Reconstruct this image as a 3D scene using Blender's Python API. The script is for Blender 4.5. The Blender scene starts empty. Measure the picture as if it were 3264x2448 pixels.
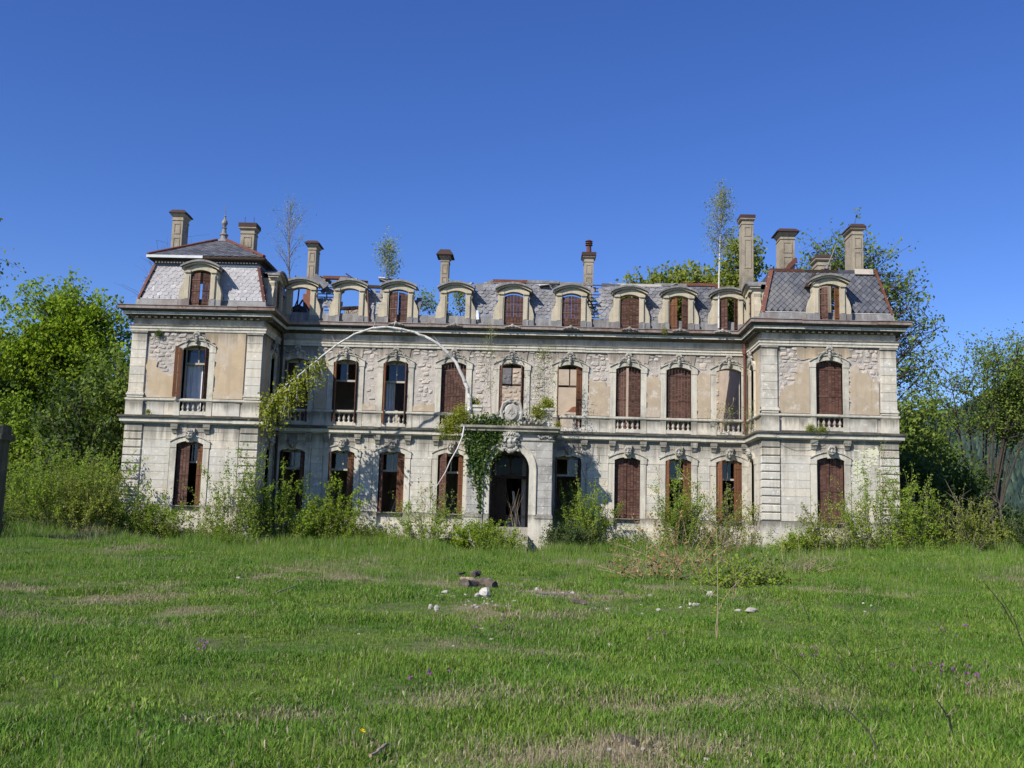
import bpy, bmesh, math, random
import numpy as np
from mathutils import Vector, Matrix
R = math.radians
rnd = random.Random(7)
C = bpy.context.scene.collection
SC = bpy.context.scene

# ------------------------------------------------------------------ camera
CX, CZ, CF, YAW, PIT, ROLL, DIST = 1.0037, 1.6472, 3399.5, -0.0219, 0.1414, 0.0274, 45.0
_f = Vector((math.sin(YAW)*math.cos(PIT), math.cos(YAW)*math.cos(PIT), math.sin(PIT)))
_r0 = Vector((math.cos(YAW), -math.sin(YAW), 0)); _u0 = _r0.cross(_f)
_r = _r0*math.cos(ROLL) + _u0*math.sin(ROLL); _u = -_r0*math.sin(ROLL) + _u0*math.cos(ROLL)
cam_data = bpy.data.cameras.new('camera'); cam = bpy.data.objects.new('camera', cam_data); C.objects.link(cam)
cam.matrix_world = Matrix(((_r.x, _u.x, -_f.x, CX), (_r.y, _u.y, -_f.y, -DIST), (_r.z, _u.z, -_f.z, CZ), (0, 0, 0, 1)))
cam_data.sensor_width = 36; cam_data.angle = 2*math.atan(1632/CF); cam_data.clip_end = 5000; cam_data.clip_start = .1
SC.camera = cam

# ------------------------------------------------------------------ sky, sun, exposure
world = bpy.data.worlds.new('World'); SC.world = world; world.use_nodes = True
wn = world.node_tree.nodes; bg = wn['Background']
sky = wn.new('ShaderNodeTexSky'); sky.sky_type = 'NISHITA'; sky.sun_disc = False
SUN = Vector((-.95, -1.0, 1.15)).normalized()
sky.sun_elevation = math.asin(SUN.z); sky.sun_rotation = math.atan2(SUN.x, SUN.y)
sky.air_density = 1.0; sky.dust_density = 0.0; sky.ozone_density = 4.0; sky.altitude = 1500
hs_ = wn.new('ShaderNodeHueSaturation'); hs_.inputs['Saturation'].default_value = 1.22; hs_.inputs['Hue'].default_value = .518; world.node_tree.links.new(sky.outputs[0], hs_.inputs['Color'])
world.node_tree.links.new(hs_.outputs[0], bg.inputs[0]); bg.inputs[1].default_value = .117
sd = bpy.data.lights.new('sun', 'SUN'); sd.energy = 5.0; sd.angle = R(.5); sd.color = (1, .935, .835)
sun = bpy.data.objects.new('sun', sd); C.objects.link(sun); sun.location = (-60, -60, 80)
sun.rotation_euler = SUN.to_track_quat('Z', 'Y').to_euler()
vs = SC.view_settings; vs.view_transform = 'Standard'; vs.look = 'None'; vs.exposure = 0.42; vs.gamma = 1; vs.use_curve_mapping = False
SC.cycles.max_bounces = 5; SC.cycles.transparent_max_bounces = 8

# ------------------------------------------------------------------ helpers
def P(px, py, Y=0.0):
    """point of the plane y = Y seen at a pixel of the 3264 x 2448 photograph"""
    d = _f*CF + _r*(px-1632) - _u*(py-1224); t = (Y+DIST)/d.y
    return Vector((CX, -DIST, CZ)) + d*t
def sstep(a, b, x):
    t = np.clip((x-a)/(b-a), 0, 1); return t*t*(3-2*t)
def gz(x, y):
    x = np.asarray(x, float); y = np.asarray(y, float)
    z = 1.02*np.clip((y+44)/41, 0, 1)
    far = sstep(-2, -8, y)
    z = z + far*(.05*np.sin(x*.55+1.3)*np.sin(y*.42) + .035*np.sin(x*1.3+y*.9) + .02*np.sin(x*2.9-y*2.1))
    z = z + .32*np.exp(-((x-7.8)/2.6)**2-((y+11.5)/1.6)**2)
    z = z + .45*sstep(8, 14, x)*sstep(-22, -12, y)*sstep(1, -3, y)
    z = z + .25*sstep(-9, -16, x)*sstep(-20, -8, y)
    return z + far*.10*(fbm(x, y, 1.6, 5)-.5)*(np.abs(x) < 70)
_lat = np.random.default_rng(3).uniform(0, 1, (64, 64))
def vn(x, y, s, o=0):
    x = np.asarray(x, float)/s+o*7.3+900; y = np.asarray(y, float)/s+o*3.9+900; i, j = np.floor(x).astype(int), np.floor(y).astype(int); u, v = x-i, y-j; u = u*u*(3-2*u); v = v*v*(3-2*v)
    q = lambda a, b: _lat[a % 64, b % 64]
    return (q(i, j)*(1-u)+q(i+1, j)*u)*(1-v)+(q(i, j+1)*(1-u)+q(i+1, j+1)*u)*v
def fbm(x, y, s, o=0): return .5*vn(x, y, s, o)+.27*vn(x, y, s*.45, o+1)+.15*vn(x, y, s*.2, o+2)+.08*vn(x, y, s*.09, o+3)
def G(px, py):
    """ground point seen at a pixel"""
    d = np.array((_f*CF + _r*(px-1632) - _u*(py-1224)).normalized()); o = np.array((CX, -DIST, CZ)); lo, hi = 4.0, 130.0
    for _ in range(2):
        t = np.linspace(lo, hi, 260); q = o+d*t[:, None]; k = q[:, 2] <= gz(q[:, 0], q[:, 1]); i = int(np.argmax(k)) if k.any() else 259; lo, hi = t[max(i-1, 0)], t[i]
    return Vector(o+d*hi)

class MB:
    def __init__(s, fr=None): s.v = []; s.f = []; s.fr = fr
    def pt(s, a, o, z):
        if s.fr is None: return (a, o, z)
        (x0, y0), (dx, dy) = s.fr; return (x0+dx*a+dy*o, y0+dy*a-dx*o, z)
    def add(s, vs, fs):
        n = len(s.v); s.v += [s.pt(*p) for p in vs]; s.f += [tuple(i+n for i in f) for f in fs]
    def prism(s, poly, o0, o1, inset=0, bevel=0):
        n = len(poly); cx = sum(p[0] for p in poly)/n; cz = sum(p[1] for p in poly)/n
        def ins(p):
            dx, dz = p[0]-cx, p[1]-cz; l = math.hypot(dx, dz) or 1; k = max(0, 1-inset*1.4/l); return (cx+dx*k, cz+dz*k)
        rings = [[(p[0], o0, p[1]) for p in poly]]
        if inset:
            b = bevel or inset
            rings.append([(p[0], o1-b if o1 > o0 else o1+b, p[1]) for p in poly])
            rings.append([(ins(p)[0], o1, ins(p)[1]) for p in poly])
        else: rings.append([(p[0], o1, p[1]) for p in poly])
        vs = [v for r_ in rings for v in r_]; fs = [tuple(range(n))[::-1]]
        for k in range(len(rings)-1):
            for i in range(n):
                j = (i+1) % n; fs.append((k*n+i, k*n+j, (k+1)*n+j, (k+1)*n+i))
        fs.append(tuple((len(rings)-1)*n+i for i in range(n))); s.add(vs, fs)
    def box(s, a0, a1, o0, o1, z0, z1, inset=0):
        s.prism([(a0, z0), (a1, z0), (a1, z1), (a0, z1)], o0, o1, inset)
    def rot_box(s, c, size, eul):
        m = Matrix.Translation(c) @ __import__('mathutils').Euler(eul).to_matrix().to_4x4()
        x, y, z = [k/2 for k in size]
        vs = [tuple(m @ Vector((a*x, b*y, c_*z))) for a in (-1, 1) for b in (-1, 1) for c_ in (-1, 1)]
        s.add(vs, [(0, 1, 3, 2), (4, 6, 7, 5), (0, 4, 5, 1), (2, 3, 7, 6), (0, 2, 6, 4), (1, 5, 7, 3)])
    def tube(s, pts, rad, n=6, cap=True):
        pts = [Vector(p) for p in pts]; base = len(s.v); m = len(pts)
        for k, p in enumerate(pts):
            t = (pts[min(k+1, m-1)]-pts[max(k-1, 0)]); t = t.normalized() if t.length > 1e-9 else Vector((0, 0, 1))
            a = t.orthogonal().normalized() if k == 0 else (pa - t*pa.dot(t)).normalized()
            pa = a; b = t.cross(a); r = rad[k] if hasattr(rad, '__len__') else rad
            for i in range(n):
                w = 2*math.pi*i/n; q = p + (a*math.cos(w)+b*math.sin(w))*r; s.v.append(s.pt(*q) if s.fr else tuple(q))
        for k in range(m-1):
            for i in range(n):
                j = (i+1) % n; s.f.append((base+k*n+i, base+k*n+j, base+(k+1)*n+j, base+(k+1)*n+i))
        if cap: s.f.append(tuple(base+i for i in range(n))[::-1]); s.f.append(tuple(base+(m-1)*n+i for i in range(n)))
    def lathe(s, prof, c=(0, 0, 0), n=8):
        vs = []; fs = []
        for r, z in prof:
            for i in range(n):
                w = 2*math.pi*i/n; vs.append((c[0]+r*math.cos(w), c[1]+r*math.sin(w), c[2]+z))
        for k in range(len(prof)-1):
            for i in range(n):
                j = (i+1) % n; fs.append((k*n+i, k*n+j, (k+1)*n+j, (k+1)*n+i))
        fs.append(tuple(range(n))[::-1]); fs.append(tuple((len(prof)-1)*n+i for i in range(n))); s.add(vs, fs)
    def blob(s, c, rad, n=8, m=5, jit=0, seed=0):
        rr = random.Random(seed); vs = []; fs = []
        for k in range(1, m):
            ph = math.pi*k/m
            for i in range(n):
                w = 2*math.pi*i/n; j = 1+jit*(rr.random()-.5)*2
                vs.append((c[0]+rad[0]*math.sin(ph)*math.cos(w)*j, c[1]+rad[1]*math.sin(ph)*math.sin(w)*j, c[2]+rad[2]*math.cos(ph)*j))
        t = len(vs); vs += [(c[0], c[1], c[2]+rad[2]), (c[0], c[1], c[2]-rad[2])]
        for k in range(m-2):
            for i in range(n):
                j = (i+1) % n; fs.append((k*n+i, (k+1)*n+i, (k+1)*n+j, k*n+j))
        for i in range(n):
            j = (i+1) % n; fs.append((t, i, j)); fs.append((t+1, (m-2)*n+j, (m-2)*n+i))
        s.add(vs, fs)
    def sweep(s, prof, path):
        """profile [(outward, z)] along an xy path with mitred corners; outward is the right-hand side seen from above"""
        n = len(prof); base = len(s.v); m = len(path)
        for k in range(m):
            def nrm(a, b):
                d = (b[0]-a[0], b[1]-a[1]); l = math.hypot(*d); return (d[1]/l, -d[0]/l)
            n1 = nrm(path[k-1], path[k]) if k else None; n2 = nrm(path[k], path[k+1]) if k < m-1 else None
            n1 = n1 or n2; n2 = n2 or n1
            mx, my = n1[0]+n2[0], n1[1]+n2[1]; q = 1+n1[0]*n2[0]+n1[1]*n2[1]
            for o, z in prof: s.v.append((path[k][0]+mx/q*o, path[k][1]+my/q*o, z))
        for k in range(m-1):
            for i in range(n):
                j = (i+1) % n; s.f.append((base+k*n+i, base+k*n+j, base+(k+1)*n+j, base+(k+1)*n+i))
        s.f.append(tuple(base+i for i in range(n))); s.f.append(tuple(base+(m-1)*n+i for i in range(n))[::-1])
    def mesh(s, name, mat, smooth=False):
        me = bpy.data.meshes.new(name); me.from_pydata(s.v, [], s.f); me.update()
        if mat: me.materials.append(mat)
        if smooth: me.polygons.foreach_set('use_smooth', [True]*len(me.polygons))
        return me
    def build(s, name, mat, parent=None, loc=None, smooth=False, **kw):
        return link(name, s.mesh(name, mat, smooth), parent, loc, **kw)

WORLD = {}
def link(name, me, parent=None, loc=None, rot=None, label=None, kind=None):
    """loc None: mesh is in world coordinates; otherwise loc is a world position"""
    o = bpy.data.objects.new(name, me); C.objects.link(o)
    w = Vector((0, 0, 0)) if loc is None else Vector(loc)
    WORLD[o.name] = w
    o.location = w - (WORLD[parent.name] if parent else Vector((0, 0, 0)))
    if rot: o.rotation_euler = rot
    if parent: o.parent = parent
    if label: o['label'] = label
    if kind: o['kind'] = kind
    return o
def thing(name, loc, label, cat, group=None, kind=None):
    o = link(name, None, None, loc); return tag(o, label, cat, group, kind)
def tag(o, label, cat=None, group=None, kind=None):
    o['label'] = label
    if cat: o['category'] = cat
    if group: o['group'] = group
    if kind: o['kind'] = kind
    return o
class Bin:
    """countable pieces: each its own object up to a limit, the rest joined into one stuff part"""
    def __init__(s, name, limit, parent, mat): s.n = 0; s.name = name; s.limit = limit; s.parent = parent; s.mat = mat; s.rest = MB()
    def put(s, mb, parent=None, mat=None, joined=False):
        if s.n < s.limit and not joined:
            s.n += 1; return mb.build(s.name, mat or s.mat, parent or s.parent)
        k = len(s.rest.v); s.rest.v += mb.v; s.rest.f += [tuple(i+k for i in f) for f in mb.f]
    def done(s):
        if s.rest.v: s.rest.build(s.name+'_field', s.mat, s.parent, kind='stuff')

# ------------------------------------------------------------------ materials
def nodes(name):
    m = bpy.data.materials.new(name); m.use_nodes = True; nt = m.node_tree; b = nt.nodes['Principled BSDF']
    b.inputs['Specular IOR Level'].default_value = .25
    return m, nt, b
def N(nt, t, **kw):
    n = nt.nodes.new(t)
    for k, v in kw.items(): setattr(n, k, v)
    return n
def noise(nt, vec, scale, detail=6, rough=.6):
    n = N(nt, 'ShaderNodeTexNoise'); n.inputs['Scale'].default_value = scale; n.inputs['Detail'].default_value = detail; n.inputs['Roughness'].default_value = rough
    nt.links.new(vec, n.inputs['Vector']); return n.outputs['Fac']
def ramp(nt, fac, stops):
    r = N(nt, 'ShaderNodeValToRGB'); e = r.color_ramp.elements
    while len(e) < len(stops): e.new(.5)
    for k, (p, c) in enumerate(stops): e[k].position = p; e[k].color = (*c, 1) if hasattr(c, '__len__') else (c, c, c, 1)
    nt.links.new(fac, r.inputs[0]); return r.outputs[0]
def mix(nt, fac, a, b, mode='MIX'):
    m = N(nt, 'ShaderNodeMix', data_type='RGBA', blend_type=mode)
    for sk, v in ((m.inputs[0], fac), (m.inputs[6], a), (m.inputs[7], b)):
        if isinstance(v, bpy.types.NodeSocket): nt.links.new(v, sk)
        elif hasattr(v, '__len__'): sk.default_value = (*v, 1)
        else: sk.default_value = v
    return m.outputs[2]
def math_(nt, op, a, b=0.0):
    m = N(nt, 'ShaderNodeMath', operation=op)
    for sk, v in ((m.inputs[0], a), (m.inputs[1], b)):
        if isinstance(v, bpy.types.NodeSocket): nt.links.new(v, sk)
        else: sk.default_value = v
    return m.outputs[0]
def pos(nt, scale=(1, 1, 1), off=(0, 0, 0)):
    g = N(nt, 'ShaderNodeNewGeometry'); mp = N(nt, 'ShaderNodeMapping'); mp.inputs['Scale'].default_value = scale; mp.inputs['Location'].default_value = off
    nt.links.new(g.outputs['Position'], mp.inputs[0]); return mp.outputs[0]
def rand(nt):
    g = N(nt, 'ShaderNodeNewGeometry'); o = N(nt, 'ShaderNodeObjectInfo')
    return math_(nt, 'FRACT', math_(nt, 'ADD', g.outputs['Random Per Island'], o.outputs['Random']))
LEDGES = ((2.5, .5), (5.74, 1.1), (6.62, .5), (9.5, .9), (10.12, .5))
def surf(name, c1, c2, scale=2.0, var=.2, rough=.9, bump=.4, bscale=25, stain=None, streak=None, spot=None, tint=None, spec=None, thr=.5, ledge=None, sscale=6):
    """weathered surface: two-tone noise, per-piece variation, run-down streaks, spots and relief"""
    m, nt, b = nodes(name); p = pos(nt)
    col = mix(nt, ramp(nt, noise(nt, p, scale, 8, .65), [(.3, 0.), (.7, 1.)]), c1, c2)
    if tint: col = mix(nt, math_(nt, 'MULTIPLY', ramp(nt, rand(nt), [(.45, 0.), (1., 1.)]), .8), col, tint)
    if var: col = mix(nt, 1.0, col, ramp(nt, rand(nt), [(0., 1-var), (1., 1.)]), 'MULTIPLY')
    if stain: col = mix(nt, math_(nt, 'MULTIPLY', ramp(nt, noise(nt, pos(nt, off=(5, 3, 9)), .9, 9, .7), [(thr, 0.), (thr+.16, 1.)]), .8), col, stain)
    if streak: col = mix(nt, math_(nt, 'MULTIPLY', ramp(nt, noise(nt, pos(nt, (3.2, 3.2, .22)), 1.6, 7, .7), [(.5, 0.), (.7, 1.)]), .75), col, streak)
    if spot: col = mix(nt, ramp(nt, noise(nt, pos(nt, off=(1, 7, 2)), sscale, 8, .72), [(.56, 0.), (.66, 1.)]), col, spot)
    if ledge:                                                     # black run-off marks that start under each ledge
        sp = N(nt, 'ShaderNodeSeparateXYZ'); nt.links.new(p, sp.inputs[0]); f = None
        for L, ln in LEDGES:
            mr = N(nt, 'ShaderNodeMapRange'); nt.links.new(sp.outputs['Z'], mr.inputs[0])
            for k, v in enumerate((L-ln, L, 0, 1)): mr.inputs[k+1].default_value = v
            g = math_(nt, 'MULTIPLY', mr.outputs[0], math_(nt, 'LESS_THAN', sp.outputs['Z'], L)); f = g if f is None else math_(nt, 'MAXIMUM', f, g)
        nn_ = noise(nt, pos(nt, (2.6, 2.6, .12), (9, 4, 3)), 1.5, 8, .75)
        run = ramp(nt, math_(nt, 'ADD', nn_, math_(nt, 'MULTIPLY', f, .40)), [(.62, 0.), (.86, 1.)])
        col = mix(nt, math_(nt, 'MULTIPLY', run, .85), col, ledge)
    nt.links.new(col, b.inputs['Base Color']); b.inputs['Roughness'].default_value = rough
    if spec is not None: b.inputs['Specular IOR Level'].default_value = spec
    if bump:
        bp = N(nt, 'ShaderNodeBump'); bp.inputs['Strength'].default_value = bump; bp.inputs['Distance'].default_value = .03
        nt.links.new(noise(nt, p, bscale, 6, .7), bp.inputs['Height']); nt.links.new(bp.outputs[0], b.inputs['Normal'])
    return m
M = {}
M['ashlar'] = surf('ashlar', (.63, .60, .525), (.52, .50, .44), 1.7, .19, stain=(.37, .335, .27), streak=(.33, .30, .24), spot=(.70, .68, .62), tint=(.58, .51, .39), bump=.35, thr=.49, ledge=(.16, .15, .125))
M['trim'] = surf('trim_stone', (.61, .575, .48), (.48, .45, .38), 2.2, .1, stain=(.24, .23, .195), streak=(.25, .235, .2), bump=.4, thr=.51, ledge=(.15, .14, .115))
M['cream'] = surf('cream_stone', (.51, .45, .335), (.41, .365, .275), 2.2, .1, stain=(.23, .21, .165), streak=(.27, .24, .18), bump=.4, thr=.56)
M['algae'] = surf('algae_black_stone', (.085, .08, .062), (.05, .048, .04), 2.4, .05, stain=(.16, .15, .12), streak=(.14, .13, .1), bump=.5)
M['cornice'] = surf('cornice_stone', (.42, .38, .31), (.25, .23, .19), 2.4, .05, stain=(.075, .075, .06), streak=(.10, .095, .075), thr=.46)
M['rubble'] = surf('rubble_stone', (.59, .535, .48), (.43, .39, .35), 5, .34, stain=(.27, .245, .22), spot=(.67, .63, .58), tint=(.52, .43, .35), bump=1.0, bscale=12, thr=.56)
M['mortar'] = surf('mortar', (.51, .465, .415), (.36, .33, .29), 5, 0, bump=1.0, bscale=22, stain=(.24, .215, .19), spot=(.53, .49, .44), thr=.54, ledge=(.15, .14, .12))
M['plaster'] = surf('ochre_plaster', (.49, .38, .245), (.38, .295, .195), 1.6, .0, sscale=2.2, ledge=(.2, .17, .125), stain=(.46, .41, .35), streak=(.36, .285, .2), spot=(.52, .44, .34), bump=.25)
M['plaster_tan'] = surf('tan_plaster', (.45, .365, .26), (.345, .28, .20), 1.7, .0, sscale=2.0, stain=(.50, .45, .39), streak=(.30, .25, .2), spot=(.54, .49, .42), bump=.5, thr=.50, ledge=(.2, .17, .13))
M['porch'] = surf('mottled_porch_stone', (.46, .44, .40), (.33, .32, .295), 2.6, .1, stain=(.17, .165, .15), streak=(.2, .19, .165), spot=(.52, .50, .45), bump=.5, thr=.50)
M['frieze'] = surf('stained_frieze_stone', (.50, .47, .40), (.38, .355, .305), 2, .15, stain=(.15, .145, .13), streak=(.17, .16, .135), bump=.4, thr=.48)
M['plaster_pink'] = surf('pale_plaster', (.50, .44, .37), (.40, .35, .30), 1.8, .0, stain=(.29, .26, .23), bump=.3, thr=.48, ledge=(.17, .15, .125))
M['slate'] = surf('slate', (.125, .135, .165), (.085, .09, .11), 3, .4, rough=.55, stain=(.17, .165, .16), tint=(.15, .155, .165), spec=.5, bump=.3, spot=(.17, .165, .15))
M['slate_worn'] = surf('worn_grey_slate', (.24, .24, .255), (.15, .15, .165), 3, .45, rough=.6, stain=(.30, .29, .28), spot=(.32, .31, .30), spec=.5, bump=.5)
M['slate_pale'] = surf('mottled_slate', (.44, .43, .435), (.32, .315, .325), 5, .14, rough=.8, spot=(.6, .58, .56), stain=(.28, .27, .28), spec=.4, bump=.7)  # pale mottled grey for the left pavilion slates
M['zinc'] = surf('zinc', (.23, .225, .22), (.13, .125, .12), 3, .12, rough=.6, streak=(.33, .32, .31), stain=(.12, .085, .065), spec=.5)
M['zinc_bright'] = surf('bright_zinc', (.62, .64, .64), (.45, .47, .47), 3, .05, rough=.45, spec=.5, bump=.1)
M['rust_bright'] = surf('bright_rust', (.20, .078, .048), (.13, .055, .04), 3, .15, stain=(.12, .06, .05), spot=(.30, .13, .07))
M['rust'] = surf('rusted_iron', (.15, .062, .045), (.10, .045, .036), 4, .15, rough=.85, stain=(.12, .06, .05), spot=(.22, .09, .05))
M['gutter'] = surf('painted_gutter', (.34, .295, .275), (.25, .19, .17), 2, .1, rough=.7, streak=(.11, .075, .06), stain=(.16, .075, .05), spot=(.3, .27, .26))
M['shutter'] = surf('maroon_shutter_paint', (.105, .047, .033), (.075, .036, .027), 3, .4, tint=(.15, .085, .062), rough=.75, stain=(.14, .07, .048), spot=(.13, .055, .04), bump=.3, thr=.55)
M['shutter_bare'] = surf('bare_brown_shutter', (.20, .085, .04), (.13, .055, .03), 2, .2, rough=.8, streak=(.28, .14, .07), bump=.3)
M['frame'] = surf('old_frame_paint', (.50, .46, .39), (.36, .32, .26), 4, .1, rough=.7, stain=(.25, .2, .15))
M['oak'] = surf('dark_timber', (.075, .05, .035), (.045, .033, .025), 4, .2, rough=.85)
M['inside'] = surf('interior_plaster', (.50, .43, .35), (.40, .335, .27), 2, 0, stain=(.33, .27, .22), bump=.5)
M['floor'] = surf('ruined_floor', (.10, .085, .07), (.06, .05, .045), 2, 0)
M['brick'] = surf('broken_brick', (.30, .13, .085), (.2, .09, .065), 8, .3)
M['curtain'] = surf('curtain_cloth', (.62, .64, .66), (.48, .50, .53), 2, .0, rough=.9, streak=(.36, .37, .42), bump=.2)
M['cap'] = surf('dark_rust_cap', (.075, .038, .031), (.045, .029, .026), 4, .1, rough=.8, stain=(.035, .03, .028))  # dark rust brown with near-black blotches
M['chimney'] = surf('chimney_stone', (.38, .33, .255), (.26, .225, .175), 1.6, .1, stain=(.12, .11, .08), streak=(.16, .14, .10), spot=(.34, .27, .16), bump=.5)
M['yellow_green'] = surf('pale_yellow_green', (.58, .59, .39), (.55, .55, .42), 5, .0)  # pale yellow-green tone for the wall flecks
M['rock'] = surf('pale_limestone_rock', (.54, .51, .455), (.38, .355, .315), 5, .25, stain=(.28, .26, .22), bump=.8, bscale=9)
M['ornament'] = surf('carved_stone', (.45, .43, .38), (.31, .295, .26), 6, .15, stain=(.13, .125, .11), streak=(.17, .16, .14), bump=.4, thr=.47)
M['bark'] = surf('bark', (.085, .07, .056), (.05, .042, .035), 8, .2, bump=.8)
M['bark_grey'] = surf('grey_bark', (.23, .2, .17), (.14, .12, .1), 8, .2, bump=.6)
M['birch'] = surf('birch_bark', (.62, .60, .56), (.48, .46, .42), 5, .0, spot=(.14, .125, .11), bump=.3)
M['log'] = surf('dead_log', (.14, .115, .09), (.075, .06, .05), 7, .2, bump=1, spot=(.22, .2, .17))
M['stalk'] = surf('dead_stalk', (.42, .33, .23), (.27, .2, .14), 8, .35, bump=0)
def glass(name, k=1.0):
    m, nt, b = nodes(name); nt.nodes.remove(b)
    g = N(nt, 'ShaderNodeBsdfGlossy'); g.inputs['Roughness'].default_value = .08; g.inputs['Color'].default_value = (.8*k, .85*k, .9*k, 1)
    t = N(nt, 'ShaderNodeBsdfTransparent'); t.inputs['Color'].default_value = (.62, .64, .66, 1)
    l = N(nt, 'ShaderNodeLayerWeight'); l.inputs['Blend'].default_value = .35
    mx = N(nt, 'ShaderNodeMixShader'); nt.links.new(math_(nt, 'ADD', math_(nt, 'MULTIPLY', l.outputs['Fresnel'], .18), .03), mx.inputs[0]); nt.links.new(t.outputs[0], mx.inputs[1]); nt.links.new(g.outputs[0], mx.inputs[2])
    nt.links.new(mx.outputs[0], nt.nodes['Material Output'].inputs[0]); return m
M['glass'] = glass('dusty_glass'); M['glass_dark'] = glass('dark_glass', .25)
def leafmat(name, c1, c2, c3, trans=.35, nscale=.5):
    m, nt, b = nodes(name); g = N(nt, 'ShaderNodeNewGeometry')
    col = ramp(nt, g.outputs['Random Per Island'], [(0., c1), (.55, c2), (1., c3)])
    col = mix(nt, 1.0, col, ramp(nt, noise(nt, pos(nt), nscale, 3), [(.35, .72), (.65, 1.)]), 'MULTIPLY')
    nt.links.new(col, b.inputs['Base Color']); b.inputs['Roughness'].default_value = .6
    t = N(nt, 'ShaderNodeBsdfTranslucent'); nt.links.new(mix(nt, .5, col, (.16, .26, .02)), t.inputs['Color'])
    mx = N(nt, 'ShaderNodeMixShader'); mx.inputs[0].default_value = trans
    nt.links.new(b.outputs[0], mx.inputs[1]); nt.links.new(t.outputs[0], mx.inputs[2]); nt.links.new(mx.outputs[0], nt.nodes['Material Output'].inputs[0]); return m
M['maple'] = leafmat('maple_leaf', (.18, .29, .012), (.27, .39, .016), (.36, .46, .03), .5)
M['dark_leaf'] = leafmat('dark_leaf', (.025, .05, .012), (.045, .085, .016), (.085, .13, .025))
M['fresh'] = leafmat('fresh_leaf', (.16, .255, .018), (.25, .37, .028), (.36, .46, .055), .5)
M['olive'] = leafmat('olive_leaf', (.17, .21, .026), (.25, .295, .04), (.34, .365, .07), .45)
M['leaf_mid'] = leafmat('mid_green_leaf', (.115, .18, .028), (.185, .265, .04), (.27, .34, .065), .45)
M['pale_leaf'] = leafmat('pale_leaf', (.22, .28, .09), (.30, .35, .13), (.38, .41, .18), .4)
M['ivy'] = leafmat('ivy_leaf', (.03, .075, .014), (.06, .125, .02), (.16, .20, .035), .3, 2)
M['moss'] = leafmat('moss_leaf', (.17, .21, .014), (.27, .30, .018), (.35, .35, .04), .35, 2)
M['brown_leaf'] = leafmat('dry_leaf', (.17, .09, .035), (.27, .155, .06), (.38, .25, .11), .2)
M['hazed_conifer'] = leafmat('hazed_forest', (.02, .04, .035), (.04, .07, .055), (.075, .115, .075), .1)  # distance haze is put into this blue-green foliage colour
M['violet'] = leafmat('violet_petal', (.19, .05, .2), (.26, .08, .26), (.34, .13, .32), .2)
M['yellow'] = leafmat('yellow_petal', (.75, .55, .02), (.8, .6, .02), (.85, .65, .03), .2)
def grassmat(name, dry):
    m, nt, b = nodes(name); g = N(nt, 'ShaderNodeNewGeometry'); oi = N(nt, 'ShaderNodeObjectInfo')
    p = pos(nt, (1, .8, 0))
    rv = math_(nt, 'FRACT', math_(nt, 'ADD', g.outputs['Random Per Island'], oi.outputs['Random'])); at = N(nt, 'ShaderNodeAttribute'); at.attribute_type = 'INSTANCER'; at.attribute_name = 'dry'
    green = ramp(nt, rv, [(0., (.085, .17, .014)), (.5, (.14, .25, .024)), (.85, (.215, .32, .042)), (1., (.31, .36, .085))])
    green = mix(nt, ramp(nt, noise(nt, p, .55, 4), [(.4, 0.), (.62, .75)]), green, (.078, .19, .016))
    straw = ramp(nt, rv, [(0., (.24, .19, .11)), (1., (.44, .38, .26))])
    thr = math_(nt, 'ADD', math_(nt, 'MULTIPLY', at.outputs['Fac'], .85), dry)
    sel = math_(nt, 'LESS_THAN', math_(nt, 'FRACT', math_(nt, 'MULTIPLY', rv, 7.31)), thr)
    col = mix(nt, sel, green, straw)
    nt.links.new(col, b.inputs['Base Color']); b.inputs['Roughness'].default_value = .65
    t = N(nt, 'ShaderNodeBsdfTranslucent'); nt.links.new(col, t.inputs['Color'])
    mx = N(nt, 'ShaderNodeMixShader'); mx.inputs[0].default_value = .3
    nt.links.new(b.outputs[0], mx.inputs[1]); nt.links.new(t.outputs[0], mx.inputs[2]); nt.links.new(mx.outputs[0], nt.nodes['Material Output'].inputs[0]); return m
M['grass'] = grassmat('grass_blade', .06)
M['tall_grass'] = grassmat('tall_grass_blade', .10)
M['soil'] = surf('grass_ground', (.06, .085, .025), (.10, .11, .045), .8, 0, bump=.8, bscale=6)
_nt = M['soil'].node_tree; _a = N(_nt, 'ShaderNodeAttribute'); _a.attribute_name = 'worn'; _b = _nt.nodes['Principled BSDF']; _src = _b.inputs['Base Color'].links[0].from_socket
_nt.links.new(mix(_nt, math_(_nt, 'MULTIPLY', _a.outputs['Fac'], .6), _src, ramp(_nt, noise(_nt, pos(_nt), 9, 6, .7), [(.35, (.22, .17, .11)), (.65, (.38, .32, .23))])), _b.inputs['Base Color'])
# ================================================================== the mansion
XW, XO, DP = 10.03, 15.41, 2.64
BAY = [-9.24, -7.10, -4.965, -2.48, 0.0, 2.48, 4.965, 7.10, 9.22]
BAY[0] = -9.20
mansion = thing('mansion', (0, 0, 1.1), 'ruined two-storey stone mansion with maroon shutters and a broken slate roof', 'mansion')
FR_MAIN = ((0, 0), (1, 0)); FR_PAV = ((0, -DP), (1, 0))
FR_LF = ((-XW, -DP), (0, 1)); FR_RF = ((XW, 0), (0, -1))          # inner flanks
FR_LO = ((-XO, 11), (0, -1)); FR_RO = ((XO, -DP), (0, 1))         # outer flanks
OUT = [(-XO, 11), (-XO, -DP), (-XW, -DP), (-XW, 0), (XW, 0), (XW, -DP), (XO, -DP), (XO, 11)]

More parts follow.
